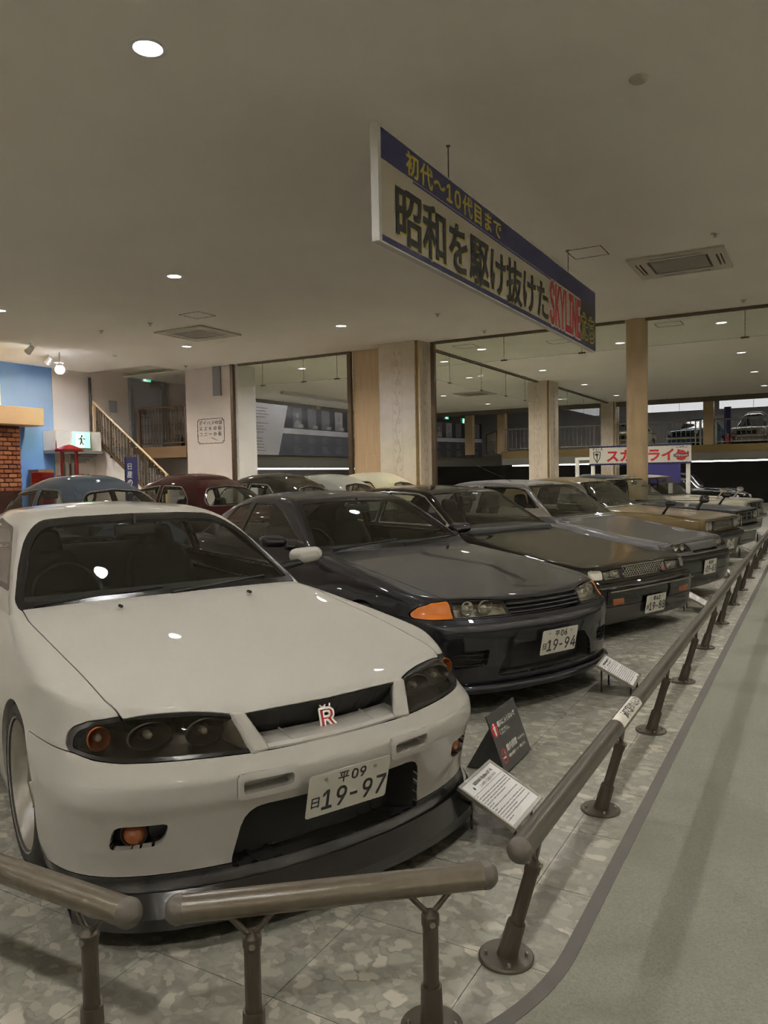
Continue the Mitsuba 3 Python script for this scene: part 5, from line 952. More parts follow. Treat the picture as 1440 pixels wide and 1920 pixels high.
# seventh: ivory saloon with fender mirrors
SC = (-1.58, .93, -1.98, 1.335)
P54 = profile(4.25, .76, [(-.03, .80), (-.06, .82), (-.3, .85), (-.7, .875), (-1.2, .90), (-1.58, .92)], SC, [(-2.3, 1.385), (-2.7, 1.40), (-3.0, 1.385), (-3.3, 1.30), (-3.6, 1.05)], [(-3.1, .95), (-3.7, .94), (-4.1, .91), (-4.22, .86)],
              [(.05, -.2), (.2, -.08), (.4, -.05), (.6, -.04), (.78, -.03), (.83, -.05), (.86, -.12)], bow=.01, corner=.05, tall=1.5, belt=.91, belly=.19, drop=.012)
S54 = dict(paint='paint_ivory', h=.024, hood=[(-.05, 0), (-.06, .5), (-.08, .66), (-.5, .68), (-1.1, .69), (-1.6, .68), (-1.66, .66), (-1.66, 0)], hood_part='bonnet',
    holes=[dict(name='grille_mouth', poly=[(-.68, .62), (-.68, .78), (.68, .78), (.68, .62)], sides=(1,), depth=.06, mat='black_void')],
    **panes_of(P54, SC, .76, dict(rear_window=rounded([(0, 1.0), (.50, 1.0), (.47, 1.28), (0, 1.29)], [0, .04, .05, 0]), rear_x=-3.05, frit=.02), [rounded([(-1.72, .94), (-1.98, 1.24), (-2.1, 1.30), (-2.52, 1.32), (-2.54, .945)], .02), rounded([(-2.60, .945), (-2.58, 1.32), (-3.0, 1.31), (-3.2, .96)], .02)], ws_w=(.67, .54)),
    screen_trim=.012, wheel_y=.74, tyre=.30, rim=.18, wheel_style='cap',
    extras=(bar_bumper(.48, .10, .03, .74, 'chrome'), grille_bars(-.03, .42, .64, .76, 4, 'satin_metal', vertical=1), fender_mirrors(-.55, .63, .85, 'chrome'), *[(lambda y: (lambda pan, c, key: [pan('headlamp', lathe([(0, .0), (.05, -.004), (.066, -.02), (.072, 0), (.076, -.02), (.07, -.06)], 24, ((-.065, s * y, .70), (1, 0, 0))), 'lamp_reflector', 40) for s in (-1, 1)]))(y) for y in (.48, .61)]))
build_car('car', 'ivory saloon with chrome fender mirrors, farthest of the front row', P54, S54, (-1.1, 18.0, -10.0))
# the round sedans of the back row, tails towards us
def round_sedan(label, paint, pose, top=1.56, L=4.2, w=.76, rear_w=.56, small=0., trim=True, h=.03):
    fx, fz, tx, tz = SC = (-1.45, .98, -1.72, 1.36 * top / 1.56)
    s = top / 1.56; r = [(-2.0, 1.485 * s), (-2.35, 1.55 * s), (-2.7, 1.56 * s), (-3.05, 1.52 * s), (-3.35, 1.42 * s), (-3.6, 1.25 * s), (-3.8, 1.02)]
    P = profile(L, w, [(-.05, .80), (-.15, .90), (-.5, .96), (-1.0, .98), (-1.45, .99)], SC, r, [(-3.2, 1.0), (-3.6, .99), (-3.95, .92), (-4.15, .75)],
                [(.05, -.2), (.3, -.08), (.6, -.05), (.8, -.08), (.95, -.3)], bow=.1, corner=.12, tall=1.66, belt=.965, belly=.2, drop=.12, round_plan=.05, r_top=.14, r_front=.12, r_roof=.22, tumble=.72, wb=2.5)
    P['roof_drop'] = [(tx, .07), (-3, .09), (-L, .10)]; P['rear_k'] = .7; P['r_screen'] = .12
    z1 = 1.36 * s
    S = dict(paint=paint, h=h, screen=rounded([(0, fz), (.60, fz), (.52, tz - .03), (0, tz)], [0, .06, .10, 0]), screen_x=-2.1, frit=.03,
             side_windows=[rounded([(-1.62, 1.0), (-1.84, 1.33 * s), (-2.42, 1.385 * s), (-2.42, 1.0)], [.02, .06, .02, .02]), rounded([(-2.50, 1.0), (-2.50, 1.385 * s), (-2.95, 1.365 * s), (-3.16, 1.19), (-3.18, 1.0)], [.02, .02, .08, .05, .03])],
             rear_window=rounded([(0, 1.08), (rear_w, 1.08), (rear_w - .02, 1.18), (rear_w - .16, 1.335 * s - small), (0, 1.37 * s - small)], [0, .04, .06, .10, 0]), rear_x=-3.25, rear_frit=.016, side_frit=.02, side_trim=.01 if trim else None, rear_trim=.008 if trim else None, wheel_y=.70, tyre=.30, rim=.18, wheel_style='cap', rear_seat=True, liner='interior_pale')
    return build_car('car', label, P, S, pose)
def nose_from_tail(x, y, a, back=3.45):
    """Pose of a car whose rear window centre stands at (x, y), heading a degrees."""
    a_ = math.radians(a); return (x + math.cos(a_) * back, y + math.sin(a_) * back, a)
round_sedan('blue-grey round-roofed sedan behind the white coupe, leftmost of the back row', 'paint_bluegrey', nose_from_tail(-7.75, 6.85, 171))
round_sedan('maroon round-roofed sedan below the stair rail', 'paint_maroon', nose_from_tail(-7.70, 8.95, 172), 1.565)
round_sedan('dark olive round-roofed sedan between the maroon and pale ones', 'paint_olive', nose_from_tail(-7.65, 10.95, 172), 1.555, rear_w=.44, small=.04)
round_sedan('pale grey-green round-roofed sedan right of the dark olive one', 'paint_palegrey', nose_from_tail(-7.65, 12.6, 172), 1.53, rear_w=.50, trim=False)
round_sedan('cream round-roofed sedan in front of the broad stone pillar', 'paint_cream', nose_from_tail(-7.65, 14.4, 172), 1.555, rear_w=.46, small=.02, trim=False)
# ---------------------------------------------------------------- ceiling lights
def downlight(x, y, z, label, group, share=1.):
    t = thing('downlight', label, 'ceiling light', group)
    put('trim_ring', lathe([(HOLE - .004, .0), (HOLE - .002, -.006), (HOLE + .022, -.008), (HOLE + .03, -.003), (HOLE + .03, .002)], 32, ((x, y, z), (0, 0, 1))), 'white_enamel', t, 40)
    put('reflector', lathe([(HOLE - .004, -.003), (.095, .022), (.088, .034)], 32, ((x, y, z), (0, 0, 1))), 'reflector_white', t, 40)
    k = num(t + '__diffuser'); scene[k] = dict(mikit.ply(moved(lathe([(0, 0), (.088, 0)], 24), shift(x, y, z + .032)), 'ink_white'), emitter=glow(LAMP, POWER * share))
for x, y in HALL_LAMPS: downlight(x, y, CEIL, 'round recessed downlight in the rough ceiling of the hall', 'downlights of the hall', 2.2 if y > 13 and x < 0 else 1.)
for x, y in ROOM_LAMPS: downlight(x, y, CEIL, 'round recessed downlight in the ceiling behind the glass barrier', 'downlights behind the glass barrier')
# ---------------------------------------------------------------- low railings
RZ, RR = .40, .035
def railing(a, b, posts, finish, label, lean=(0, 0), caps=(True, True)):
    a, b = np.array([*a, RZ], float), np.array([*b, RZ], float); u = (b - a) / np.linalg.norm(b - a); up = np.array([0, 0, 1.])
    t = thing('railing', label, 'railing')
    put('handrail', tube([a + u * .03, b - u * .03], RR, 28), finish, t, 40)
    for e, d, on in ((a, u, caps[0]), (b, -u, caps[1])):
        if on: put('end_cap', lathe([(RR, .032), (RR + .0015, .030), (RR + .0015, .014), (RR * .86, .002), (RR * .55, -.008), (0, -.012)], 28, (e, d)), 'rail_cap', t, 40)
    for s in posts:
        c = a + u * s; base = np.array([c[0] - lean[0], c[1] - lean[1], 0]); yoke = c - up * .085; k = (yoke - base) / np.linalg.norm(yoke - base)
        p = put('post', lathe([(.021, 0), (.021, .28), (.024, .285), (.024, .31), (.012, .322), (0, .324)], 20, (base, k)), 'post_bronze', t, 40)
        put('sleeve', lathe([(.031, 0), (.0285, .11), (.0275, .118), (.022, .118)], 20, (base, k)), 'post_bronze', p, 40)
        put('flange', lathe([(0, .0), (.084, .0), (.084, .007), (.080, .011), (0, .011)], 36, (base, (0, 0, 1))), 'post_bronze', p, 40)
        put('bolt', join(*[lathe([(0, .010), (.006, .010), (.006, .017), (.004, .021), (0, .022)], 8, (base + [.062 * math.cos(w), .062 * math.sin(w), 0], (0, 0, 1))) for w in (.4, 2.0, 3.6, 5.2)]), 'satin_metal', p, 40, kind='stuff')
        for q in (-1, 1): put('bracket_arm', tube([yoke - up * .005, yoke + u * q * .018 + up * .012, c + u * q * .058 - up * (RR - .006)], .0075, 10), 'post_bronze', p, 40)
        n = np.cross(u, up); put('clamp_screw', rod(yoke - n * .027 - k * .02, yoke + n * .027 - k * .02, .008, n=10), 'satin_metal', p, 40)
    return t
long_rail = railing((-.733, 2.02), (-.733, 30.0), [.16 + 1.16 * k for k in range(24)], 'rail_bronze', 'long low bronze railing along the carpeted aisle', lean=(.085, .03), caps=(True, False))
railing((-1.40, 1.352), (-.752, 1.885), [.20, .665], 'rail_satin', 'short satin railing across the corner before the white coupe')
railing((-1.462, 1.297), (-4.2, 1.24), [.165, 1.35, 2.5], 'rail_satin', 'satin railing running left from the corner', caps=(True, False))
# sticker on the long rail
def bent_on_rail(poly, y0, lift):
    """A flat outline (x along the rail, y round it) laid on the tube."""
    v, f = VF(slab(poly.segmentize(.008), 0, .0004)); a = math.radians(62) - v[:, 1] / RR; r = RR + lift + v[:, 2]
    return np.c_[-.733 + r * np.cos(a), y0 + v[:, 0], RZ + r * np.sin(a)], f
S0 = 3.245
fine = unary_union([sbox(x, -.031, x + .0205, .031) for x in np.arange(0, .345, .0205)])
v, f = [], []
a = np.radians(np.linspace(8, 116, 15)); ys = (S0 - .02, S0 + .355)
v = [( -.733 + (RR + .0008) * math.cos(t), y, RZ + (RR + .0008) * math.sin(t)) for y in ys for t in a]; f = [[i, i + 1, i + 16] for i in range(14)] + [[i, i + 16, i + 15] for i in range(14)]
st = put('sticker', (np.array(v), np.array(f)), 'plate_white', long_rail, True, label='white notice sticker with black lettering')
word, wid = line_of('柵の上に登らないで下さい', .0225, .012, 1., .02)
b = word.bounds; word = affinity.translate(affinity.scale(word, 1, 2.0, origin=(0, 0)), .075, -.017)
v, f = bent_on_rail(word, S0 + .0, .0012); put('sticker_lettering', (v, f), 'ink_black', f'{st}')
# information plates tilted on the floor before each car
def placard(x, y, yaw, title, sub, label):
    W, D = .345, .27; th = math.radians(27)
    t = thing('information_placard', label, 'placard', 'information placards before the cars')
    # u: reading direction (+y), v: up the sheet (-x and up)
    R = rotz(yaw, (x, y, .13)); u, vv = np.array([0, 1., 0]), np.array([-math.cos(th), 0, math.sin(th)]); M = R @ mat4(u, vv, np.cross(u, vv), (0, 0, 0))
    B = lambda x0, y0, z0, x1, y1, z1: block((x0, y0, z0), (x1, y1, z1))
    put('sheet', B(-W / 2 + .012, -D / 2 + .012, 0, W / 2 - .012, D / 2 - .012, .003), 'paper_white', t, M=M)
    put('tray', join(B(-W / 2, -D / 2, -.008, W / 2, D / 2, -.0005), B(-W / 2, -D / 2, -.008, -W / 2 + .012, D / 2, .008), B(W / 2 - .012, -D / 2, -.008, W / 2, D / 2, .008), B(-W / 2, -D / 2 - .004, -.012, W / 2, -D / 2 + .012, .010), B(-W / 2, D / 2 - .012, -.008, W / 2, D / 2, .008)), 'satin_metal', t, M=M)
    for sy in (-1, 1): put('support', join(rod((x - .09, y + sy * .1, 0), (x - .09, y + sy * .1, .17), .006, n=8), rod((x + .10, y + sy * .1, 0), (x + .10, y + sy * .1, .08), .006, n=8)), 'black_trim', t)
    def at(poly, cx, cy): b = poly.bounds; return affinity.translate(poly, cx - (b[0] + b[2]) / 2, cy - (b[1] + b[3]) / 2)
    head = unary_union([at(latin(title, .0135, True), .02, .098), at(line_of(sub, .0165, .012)[0], .03, .076)])
    put('title', moved(letters(head, .0006), M @ shift(0, 0, .0032)), 'ink_black', t)
    put('rule', moved(letters(sbox(-.15, .060, .15, .0625), .0006), M @ shift(0, 0, .0032)), 'ink_grey', t)
    rg = random.Random(int(y * 100)); L = []
    for i in range(13):
        yy = .050 - i * .0125; xx = -.145
        while xx < .14:
            w = rg.uniform(.006, .030); L.append(sbox(xx, yy, min(xx + w, .146), yy + .0045)); xx += w + rg.uniform(.002, .006)
            if rg.random() < .03: break
    put('text_lines', moved(letters(unary_union(L), .0005), M @ shift(0, 0, .0032)), 'ink_grey', t, kind='stuff', label='rows of small grey print')
    put('print_mark', moved(letters(affinity.scale(Point(-.10, .085).buffer(.008), .7, 1), .0006), M @ shift(0, 0, .0032)), 'ink_black', t)
placard(-1.155, 2.99, 0, 'NISSAN Skyline GT-R', 'ニッサン スカイライン', 'white information placard beside the black no-entry board')
placard(-1.165, 5.23, 4, 'NISSAN Skyline GT-R', 'ニッサン スカイライン', 'white information placard right of the gunmetal coupe')
placard(-1.13, 8.60, 2, 'NISSAN Skyline', 'ニッサン スカイライン', 'white information placard right of the black mesh-grille car')
placard(-1.16, 11.4, 4, 'NISSAN Skyline', 'ニッサン スカイライン', 'white information placard overlapping the silver car plate')
placard(-1.06, 14.1, 4, 'NISSAN Skyline', 'ニッサン スカイライン', 'white information placard right of the gold car')
placard(-.98, 17.2, 4, 'NISSAN Skyline', 'ニッサン スカイライン', 'white information placard before the charcoal coupe bumper')
# black notice board on the floor
t = thing('notice_board', 'black A-frame board asking visitors to keep out, beside the white coupe', 'notice board')
v_ = np.array([-.095, 0, .262]); v_ /= np.linalg.norm(v_); u_ = np.array([0, 1., 0]); M = mat4(u_, v_, np.cross(u_, v_), (-1.315, 3.665, .012))
put('panel', block((-.19, 0, -.006), (.19, .285, 0)), 'black_board', t, M=M)
put('prop', (np.array([[-1.335, 3.50, .02], [-1.405, 3.50, .22], [-1.53, 3.50, .0], [-1.345, 3.83, .02], [-1.405, 3.83, .22], [-1.53, 3.83, .0]]), np.array([[0, 1, 2], [3, 5, 4], [1, 4, 5], [1, 5, 2]])), 'black_board', t)
def lay(poly, x, y): b = poly.bounds; return affinity.translate(poly, x - b[0], y - b[1])
txt = [lay(line_of('柵内に入らないで', .031, .012)[0], -.105, .205), lay(line_of('ください。', .031, .012)[0], -.105, .165), lay(line_of('館内禁煙', .036, .014)[0], -.085, .078), lay(latin('No Smoking', .012, False), .075, .084), lay(line_of('喫煙は喫煙コーナーで願います。', .0165, .012)[0], -.085, .048)]
put('lettering', moved(letters(unary_union(txt), .0008), M @ shift(0, 0, .0005)), 'ink_white', t)
ring = lambda x, y, r: Point(x, y).buffer(r, 24)
put('red_disc', moved(letters(ring(-.148, .205, .036), .0006), M @ shift(0, 0, .0005)), 'ink_red', t)
person_mark = unary_union([ring(-.148, .232, .0065), Polygon([(-.162, .222), (-.134, .222), (-.139, .198), (-.141, .176), (-.147, .176), (-.148, .194), (-.149, .176), (-.155, .176), (-.157, .198)])])
put('walking_mark', moved(letters(person_mark, .0006), M @ shift(0, 0, .0012)), 'ink_white', t)
put('red_ring', moved(letters(ring(-.135, .072, .036).difference(ring(-.135, .072, .029)).union(affinity.rotate(sbox(-.166, .069, -.104, .075), -45)), .0006), M @ shift(0, 0, .0005)), 'ink_red', t)
put('cigarette_mark', moved(letters(sbox(-.158, .062, -.118, .069).union(affinity.rotate(sbox(-.125, .075, -.121, .095), 20)), .0006), M @ shift(0, 0, .0012)), 'ink_white', t)
# ---------------------------------------------------------------- hanging sign
SY0, SY1, SZ0, SZ1, SX = 5.29, 11.86, 3.30, 4.17, -2.97
sg = thing('hanging_sign', 'long hanging banner sign with blue band and big black Japanese lettering', 'sign')
put('board', block((SX - .05, SY0, SZ0), (SX, SY1, SZ1)), 'sign_ivory', sg)
put('edge_trim', block((SX - .06, SY0 - .045, SZ0 - .012), (SX + .008, SY0, SZ1 + .012)), 'plate_white', sg)
put('edge_trim', join(block((SX - .055, SY0, SZ1), (SX + .004, SY1, SZ1 + .012)), block((SX - .055, SY0, SZ0 - .014), (SX + .004, SY1, SZ0))), 'plate_white', sg)
F = mat4((0, 1, 0), (0, 0, 1), (1, 0, 0), (SX, SY0, SZ0))        # x along the sign, y up
def on_sign(name, poly, m, z, d=.003): return put(name, moved(letters(poly, d), F @ shift(0, 0, z)), m, sg)
LEN, HT = SY1 - SY0, SZ1 - SZ0
on_sign('blue_band', sbox(0, HT - .235, LEN, HT - .002), 'ink_navy', 0.)
on_sign('blue_band', sbox(0, .0, LEN, .05), 'ink_navy', 0.)
on_sign('violet_stripe', sbox(.55, HT - .262, LEN - 2.0, HT - .243), 'ink_blue', 0., .002)
small, w = line_of('初代〜10代目まで', .205, .018, 1.22, .06)
on_sign('yellow_lettering', affinity.translate(small, .42, HT - .20), 'ink_yellow', .0032)
big, w = line_of('昭和を駆け抜けた', .50, .020, .98, -.01)
big = affinity.scale(big, 4.05 / w, 1, origin=(0, 0))
on_sign('letter_shadow', affinity.translate(big, .235, .088), 'sign_shadow', .001, .002)
on_sign('black_lettering', affinity.translate(big, .21, .105), 'ink_black', .004)
on_sign('dark_field', sbox(5.72, .05, LEN, HT - .235), 'ink_dark', .001)
red = latin('SKYLINE', .50, True); b = red.bounds; red = affinity.translate(affinity.scale(red, 1.42 / (b[2] - b[0]), 1, origin=(b[0], 0)), 4.30 - b[0], .08).buffer(.004)
on_sign('white_outline', red.buffer(.022), 'plate_white', .0022)
on_sign('red_lettering', red, 'ink_red', .0056)
tail, w = line_of('たち', .42, .02, .92)
tail = affinity.translate(tail, 5.76, .12)
on_sign('yellow_outline', tail.buffer(.016).difference(tail), 'ink_yellow', .0045)
for y in (6.62, 10.52):
    for sx in (-.045,): put('hanging_rod', join(rod((SX - .025, y, SZ1), (SX - .025, y, CEIL), .006, n=8), lathe([(.02, 0), (.02, .01), (0, .012)], 12, ((SX - .025, y, CEIL), (0, 0, -1)))), 'bronze_frame', sg)
# ---------------------------------------------------------------- things on the ceiling
def air_unit(x0, x1, y0, y1, label):
    t = thing('air_conditioner', label, 'air conditioner'); z = CEIL - .003
    put('panel', slab(sbox(x0, y0, x1, y1).difference(sbox(x0 + .24, y0 + .24, x1 - .24, y1 - .24)).difference(unary_union([sbox(x0 + .3, y0 + .07, x1 - .3, y0 + .15), sbox(x0 + .3, y1 - .15, x1 - .3, y1 - .07), sbox(x0 + .07, y0 + .3, x0 + .15, y1 - .3), sbox(x1 - .15, y0 + .3, x1 - .07, y1 - .3)])), z - .03, z), 'vent_beige', t)
    put('recess', block((x0 + .03, y0 + .03, z - .004), (x1 - .03, y1 - .03, z)), 'vent_slot', t)
    put('grille', block((x0 + .275, y0 + .275, z - .026), (x1 - .275, y1 - .275, z - .012)), 'vent_grille', t)
    for a, b, c, d in ((x0 + .3, y0 + .09, x1 - .3, y0 + .12), (x0 + .3, y1 - .12, x1 - .3, y1 - .09), (x0 + .09, y0 + .3, x0 + .12, y1 - .3), (x1 - .12, y0 + .3, x1 - .09, y1 - .3)): put('vane', block((a, b, z - .028), (c, d, z - .018)), 'vent_beige', t)
air_unit(-11.85, -10.58, 11.53, 12.76, 'square four-way ceiling air conditioner left of the sign')
air_unit(-2.43, -1.13, 11.44, 12.69, 'square four-way ceiling air conditioner right of the hanging sign')
air_unit(-11.9, -10.6, 26.4, 27.6, 'square ceiling air conditioner seen through the glass barrier')
def hatch(x0, x1, y0, y1, label):
    put('access_hatch', join(slab(sbox(x0, y0, x1, y1).difference(sbox(x0 + .012, y0 + .012, x1 - .012, y1 - .012)), CEIL - .004, CEIL)), 'vent_slot', label=label, category='ceiling hatch')
hatch(-10.26, -9.77, 10.6, 11.07, 'thin square access hatch outline beside the left air conditioner')
hatch(-3.04, -2.56, 10.55, 11.04, 'thin square access hatch outline at the far sign rod')
hatch(-2.98, -2.46, 16.7, 17.2, 'thin square access hatch outline right of the round column')
hatch(-7.55, -7.05, 16.75, 17.25, 'thin square access hatch outline above the glass right of the pillar')
hatch(-5.5, -5.0, 17.4, 17.9, 'thin square access hatch outline below the far end of the sign')
def detector(x, y, label, r=.06, m='vent_beige'): put('smoke_detector', lathe([(r, 0), (r, -.012), (r * .75, -.03), (r * .35, -.036), (0, -.037)], 20, ((x, y, CEIL), (0, 0, 1))), m, label=label, category='smoke detector')
detector(-1.23, 6.29, 'pale round smoke detector at the upper right of the ceiling', .075)
for x, y, n in ((-1.19, 15.32, 'small sprinkler head nearest the right edge before the glass barrier'), (-1.18, 10.83, 'small sprinkler head above the right air conditioner'), (-6.27, 13.27, 'small sprinkler head left of the sign, above the pillar'), (-6.19, 15.4, 'small sprinkler head in front of the glass barrier by the pillar'), (-14.71, 15.42, 'small sprinkler head above the wall with the framed writing'), (-11.26, 10.87, 'small sprinkler head beside the left air conditioner'), (-12.6, 10.85, 'small sprinkler head left of the left air conditioner'), (-14.87, 13.18, 'small sprinkler head near the bright spotlight')):
    t = thing('sprinkler', n, 'sprinkler'); put('rosette', lathe([(.05, 0), (.048, -.008), (.02, -.012), (0, -.012)], 16, ((x, y, CEIL), (0, 0, 1))), 'satin_metal', t, 40); put('deflector', lathe([(.012, -.012), (.010, -.045), (.028, -.047), (.028, -.05), (0, -.05)], 12, ((x, y, CEIL), (0, 0, 1))), 'satin_metal', t, 40)
# ---------------------------------------------------------------- lobby stair, landing rail
def baluster(x, y, z0, z1, r=.011):
    h = z1 - z0; k = []
    for t in (.10, .36, .50, .64, .92): k.append((r * 2.6, z0 + h * t))
    prof = [(r, z0)]
    for t in (.10, .36, .52, .90): prof += [(r, z0 + h * (t - .03)), (r * 2.6, z0 + h * t), (r, z0 + h * (t + .03))]
    prof += [(r * 1.7, z0 + h * .44), (r, z0 + h * .47), (r, z1)]; prof.sort(key=lambda q: q[1])
    return lathe(prof, 8, ((x, y, 0), (0, 0, 1)))
def balustrade(p0, p1, h, n, label, wood='wood_brown', iron='bronze_frame', post_every=0, drop=(0, 0), mid=True):
    """Handrail over turned balusters from p0 to p1 (points on the floor line, each with its own height z)."""
    p0, p1 = np.array(p0, float), np.array(p1, float); t = thing('balustrade', label, 'railing')
    up = np.array([0, 0, h]); u = (p1 - p0) / np.linalg.norm(p1 - p0)
    put('handrail', tube([p0 + up - u * .05, p1 + up + u * .05], .032, 10), wood, t, 40)
    put('bottom_rail', tube([p0 + [0, 0, .10], p1 + [0, 0, .10]], .018, 8), iron, t, 40)
    for e in (p0, p1): put('newel', soft(e + [-.04, -.04, 0], e + [.04, .04, h], .006), wood, t)
    for i in range(n):
        q = p0 + (p1 - p0) * (i + 1) / (n + 1)
        if post_every and i % post_every == post_every - 1: put('post', soft(q + [-.025, -.025, 0], q + [.025, .025, h], .004), iron, t)
        else: put('baluster', baluster(q[0], q[1], q[2] + .10, q[2] + h), iron, t, 30)
    return t
balustrade((-17.25, 16.12, 2.42), (-15.42, 16.12, 2.42), 1.12, 15, 'dark landing balustrade above the brown beam, beside the framed wall writing')
put('landing_beam', block((-17.3, 16.02, 2.1), (-15.36, 16.1, 2.42)), 'wood_mid', label='brown wooden edge beam under the landing balustrade', category='beam')
balustrade((-17.62, 14.80, 2.60), (-14.9, 14.80, .54), 1.08, 24, 'sloping stair balustrade with light wooden handrail running down to the right', 'light_wood', 'bronze_frame', 6)
st_ = put('stair', join(*[block((-17.7 + k * .30, 15.0, 0), (-17.4 + k * .30 + .001, 15.97, 2.42 - k * .2)) for k in range(11)]), 'wall_grey', label='grey stair rising left to the landing behind the sloping balustrade', category='stair')
put('stringer', moved(slab(Polygon([(-17.75, 0), (-17.75, 2.62), (-17.55, 2.62), (-14.6, .38), (-14.6, 0)]), -.05, 0), mat4((1, 0, 0), (0, 0, 1), (0, -1, 0), (0, 14.90, 0))), 'wall_plaster', st_, label='pale plastered stringer wall')
put('stringer_cap', tube([(-17.75, 14.88, 2.60), (-17.56, 14.88, 2.60), (-14.6, 14.88, .36)], .05, 8), 'wood_mid', st_)
put('dark_tube', rod((-17.66, 14.74, 2.6), (-17.66, 14.74, 4.35), .035, n=12), 'black_trim', label='slim black tube standing at the wall corner by the stair top', category='tube')
# green truck and bench on the landing
tr = thing('display_truck', 'small green display truck half hidden behind the landing balustrade', 'truck')
put('bed', join(block((-16.35, 17.2, 2.85), (-15.5, 17.9, 3.28)),), 'paint_green', tr)
put('chassis', block((-16.4, 17.25, 2.62), (-15.45, 17.85, 2.78)), 'black_trim', tr)
put('wheel', lathe([(.0, -.06), (.18, -.06), (.2, -.03), (.2, .03), (.18, .06), (0, .06)], 24, ((-15.75, 17.2, 2.64), (0, 1, 0))), 'rubber', tr, 40)
put('number_plate', block((-15.72, 17.05, 2.48), (-15.42, 17.07, 2.62)), 'ink_yellow', tr)
put('bench', join(block((-17.0, 17.3, 2.76), (-16.45, 17.7, 2.84)), block((-16.95, 17.35, 2.42), (-16.85, 17.65, 2.76)), block((-16.6, 17.35, 2.42), (-16.5, 17.65, 2.76))), 'wall_dark', label='low dark bench behind the landing balustrade', category='bench')
def exit_sign(lo, hi, axis, label, k=5.):
    """A lit green and white sign box; axis is the side that faces us."""
    t = thing('exit_sign', label, 'exit sign'); lo, hi = np.array(lo, float), np.array(hi, float)
    put('case', soft(lo, hi, .008), 'white_enamel', t)
    x = (lo[0], hi[0])[axis > 0] if abs(axis) == 1 else None
    W, Hh = (hi[1] - lo[1], hi[2] - lo[2]); M = mat4((0, 1, 0), (0, 0, 1), (1, 0, 0), (hi[0] + .001, lo[1], lo[2]))
    kk = num(t + '__green_face'); scene[kk] = dict(mikit.ply(moved(slab(sbox(.01, .01, W - .01, Hh - .01), 0, .002), M), 'ink_white'), emitter=glow((.02, .75, .42), k * .16))
    door = sbox(W * .18, Hh * .10, W * .62, Hh * .86)
    man = unary_union([Point(W * .52, Hh * .74).buffer(W * .055), Polygon([(W * .42, Hh * .66), (W * .52, Hh * .66), (W * .56, Hh * .42), (W * .46, Hh * .38)]), affinity.rotate(sbox(W * .42, Hh * .2, W * .49, Hh * .44), -25), affinity.rotate(sbox(W * .52, Hh * .18, W * .58, Hh * .44), 35), affinity.rotate(sbox(W * .33, Hh * .54, W * .45, Hh * .6), 20), affinity.rotate(sbox(W * .55, Hh * .55, W * .7, Hh * .61), -15)])
    kk = num(t + '__white_field'); scene[kk] = dict(mikit.ply(moved(slab(door.difference(man), .003, .004), M), 'ink_white'), emitter=glow((.8, 1., .9), k * .22))
    put('runner', moved(slab(man, .003, .005), M), 'paint_green', t); return t
exit_sign((-17.68, 16.62, 4.42), (-17.60, 16.96, 4.62), 1, 'small lit green exit sign over the grey lobby door')
# ---------------------------------------------------------------- retro shop front at the left
f_ = put('fascia_board', soft((-17.74, 9.5, 2.89), (-17.0, 12.75, 3.33), .01), 'tan_board', label='tan box fascia over the brick wall at the left edge', category='fascia')
bw = put('brick_wall', block((-17.76, 9.0, 0), (-17.42, 12.34, 2.88)), 'mortar', label='rustic brick shop wall under the tan fascia', category='wall')
rg = random.Random(3); bh, bl = .112, .235
for r in range(22):
    z = .36 + r * bh
    for k in range(-1, 7):
        y0 = 12.34 - (k + 1) * bl + (r % 2) * bl * .5; y1 = min(y0 + bl, 12.36); y0 = max(y0, 10.9)
        if y1 - y0 < .05 or z < 1.2: continue
        j = lambda: rg.uniform(-.004, .004)
        put('brick', soft((-17.43, y0 + .012 + j(), z + .012 + j()), (-17.395 + rg.uniform(0, .012), y1 - .012 + j(), z + bh - .012 + j()), .014, 6), rg.choice(('brick_a', 'brick_b', 'brick_c')), bw)
lt = put('lintel', soft((-17.75, 13.25, 2.30), (-17.25, 14.72, 2.82), .01), 'wall_white', label='white box lintel carrying the big green exit sign', category='lintel')
put('moulding', soft((-17.75, 13.25, 2.22), (-17.2, 14.74, 2.30), .01), 'frame_grey', lt)
for y in (14.35,): put('corbel', join(*[soft((-17.75, y - .25, 2.22 - .06 * (k + 1)), (-17.35 - .1 * k, y + .3 - .04 * k, 2.22 - .06 * k), .01) for k in range(4)]), 'frame_grey', lt)
exit_sign((-17.25, 13.72, 2.36), (-17.19, 14.30, 2.80), 1, 'large lit green exit sign with running figure behind the red petrol pump', 9.)
# petrol pump with glass measuring cylinders
px, py = -15.6, 12.35; pp = thing('petrol_pump', 'antique red petrol pump with glass cylinders before the white lintel', 'petrol pump')
put('base_body', lathe([(.0, 0), (.26, 0), (.26, .08), (.21, .14), (.20, 1.2), (.24, 1.3), (.25, 1.52), (.30, 1.56), (.30, 1.62), (0, 1.62)], 24, ((px, py, 0), (0, 0, 1))), 'paint_red', pp, 30)
for a in (0, 1.57, 3.14, 4.71): put('column_rod', rod((px + .22 * math.cos(a), py + .22 * math.sin(a), 1.6), (px + .22 * math.cos(a), py + .22 * math.sin(a), 2.22), .028, n=10), 'paint_red', pp)
put('top_plate', lathe([(0, 2.36), (.10, 2.34), (.28, 2.26), (.32, 2.24), (.32, 2.19), (0, 2.19)], 24, ((px, py, 0), (0, 0, 1))), 'paint_red', pp, 30)
put('finial', rod((px - .2, py - .2, 2.2), (px - .2, py - .2, 2.46), .018, .006), 'paint_red', pp)
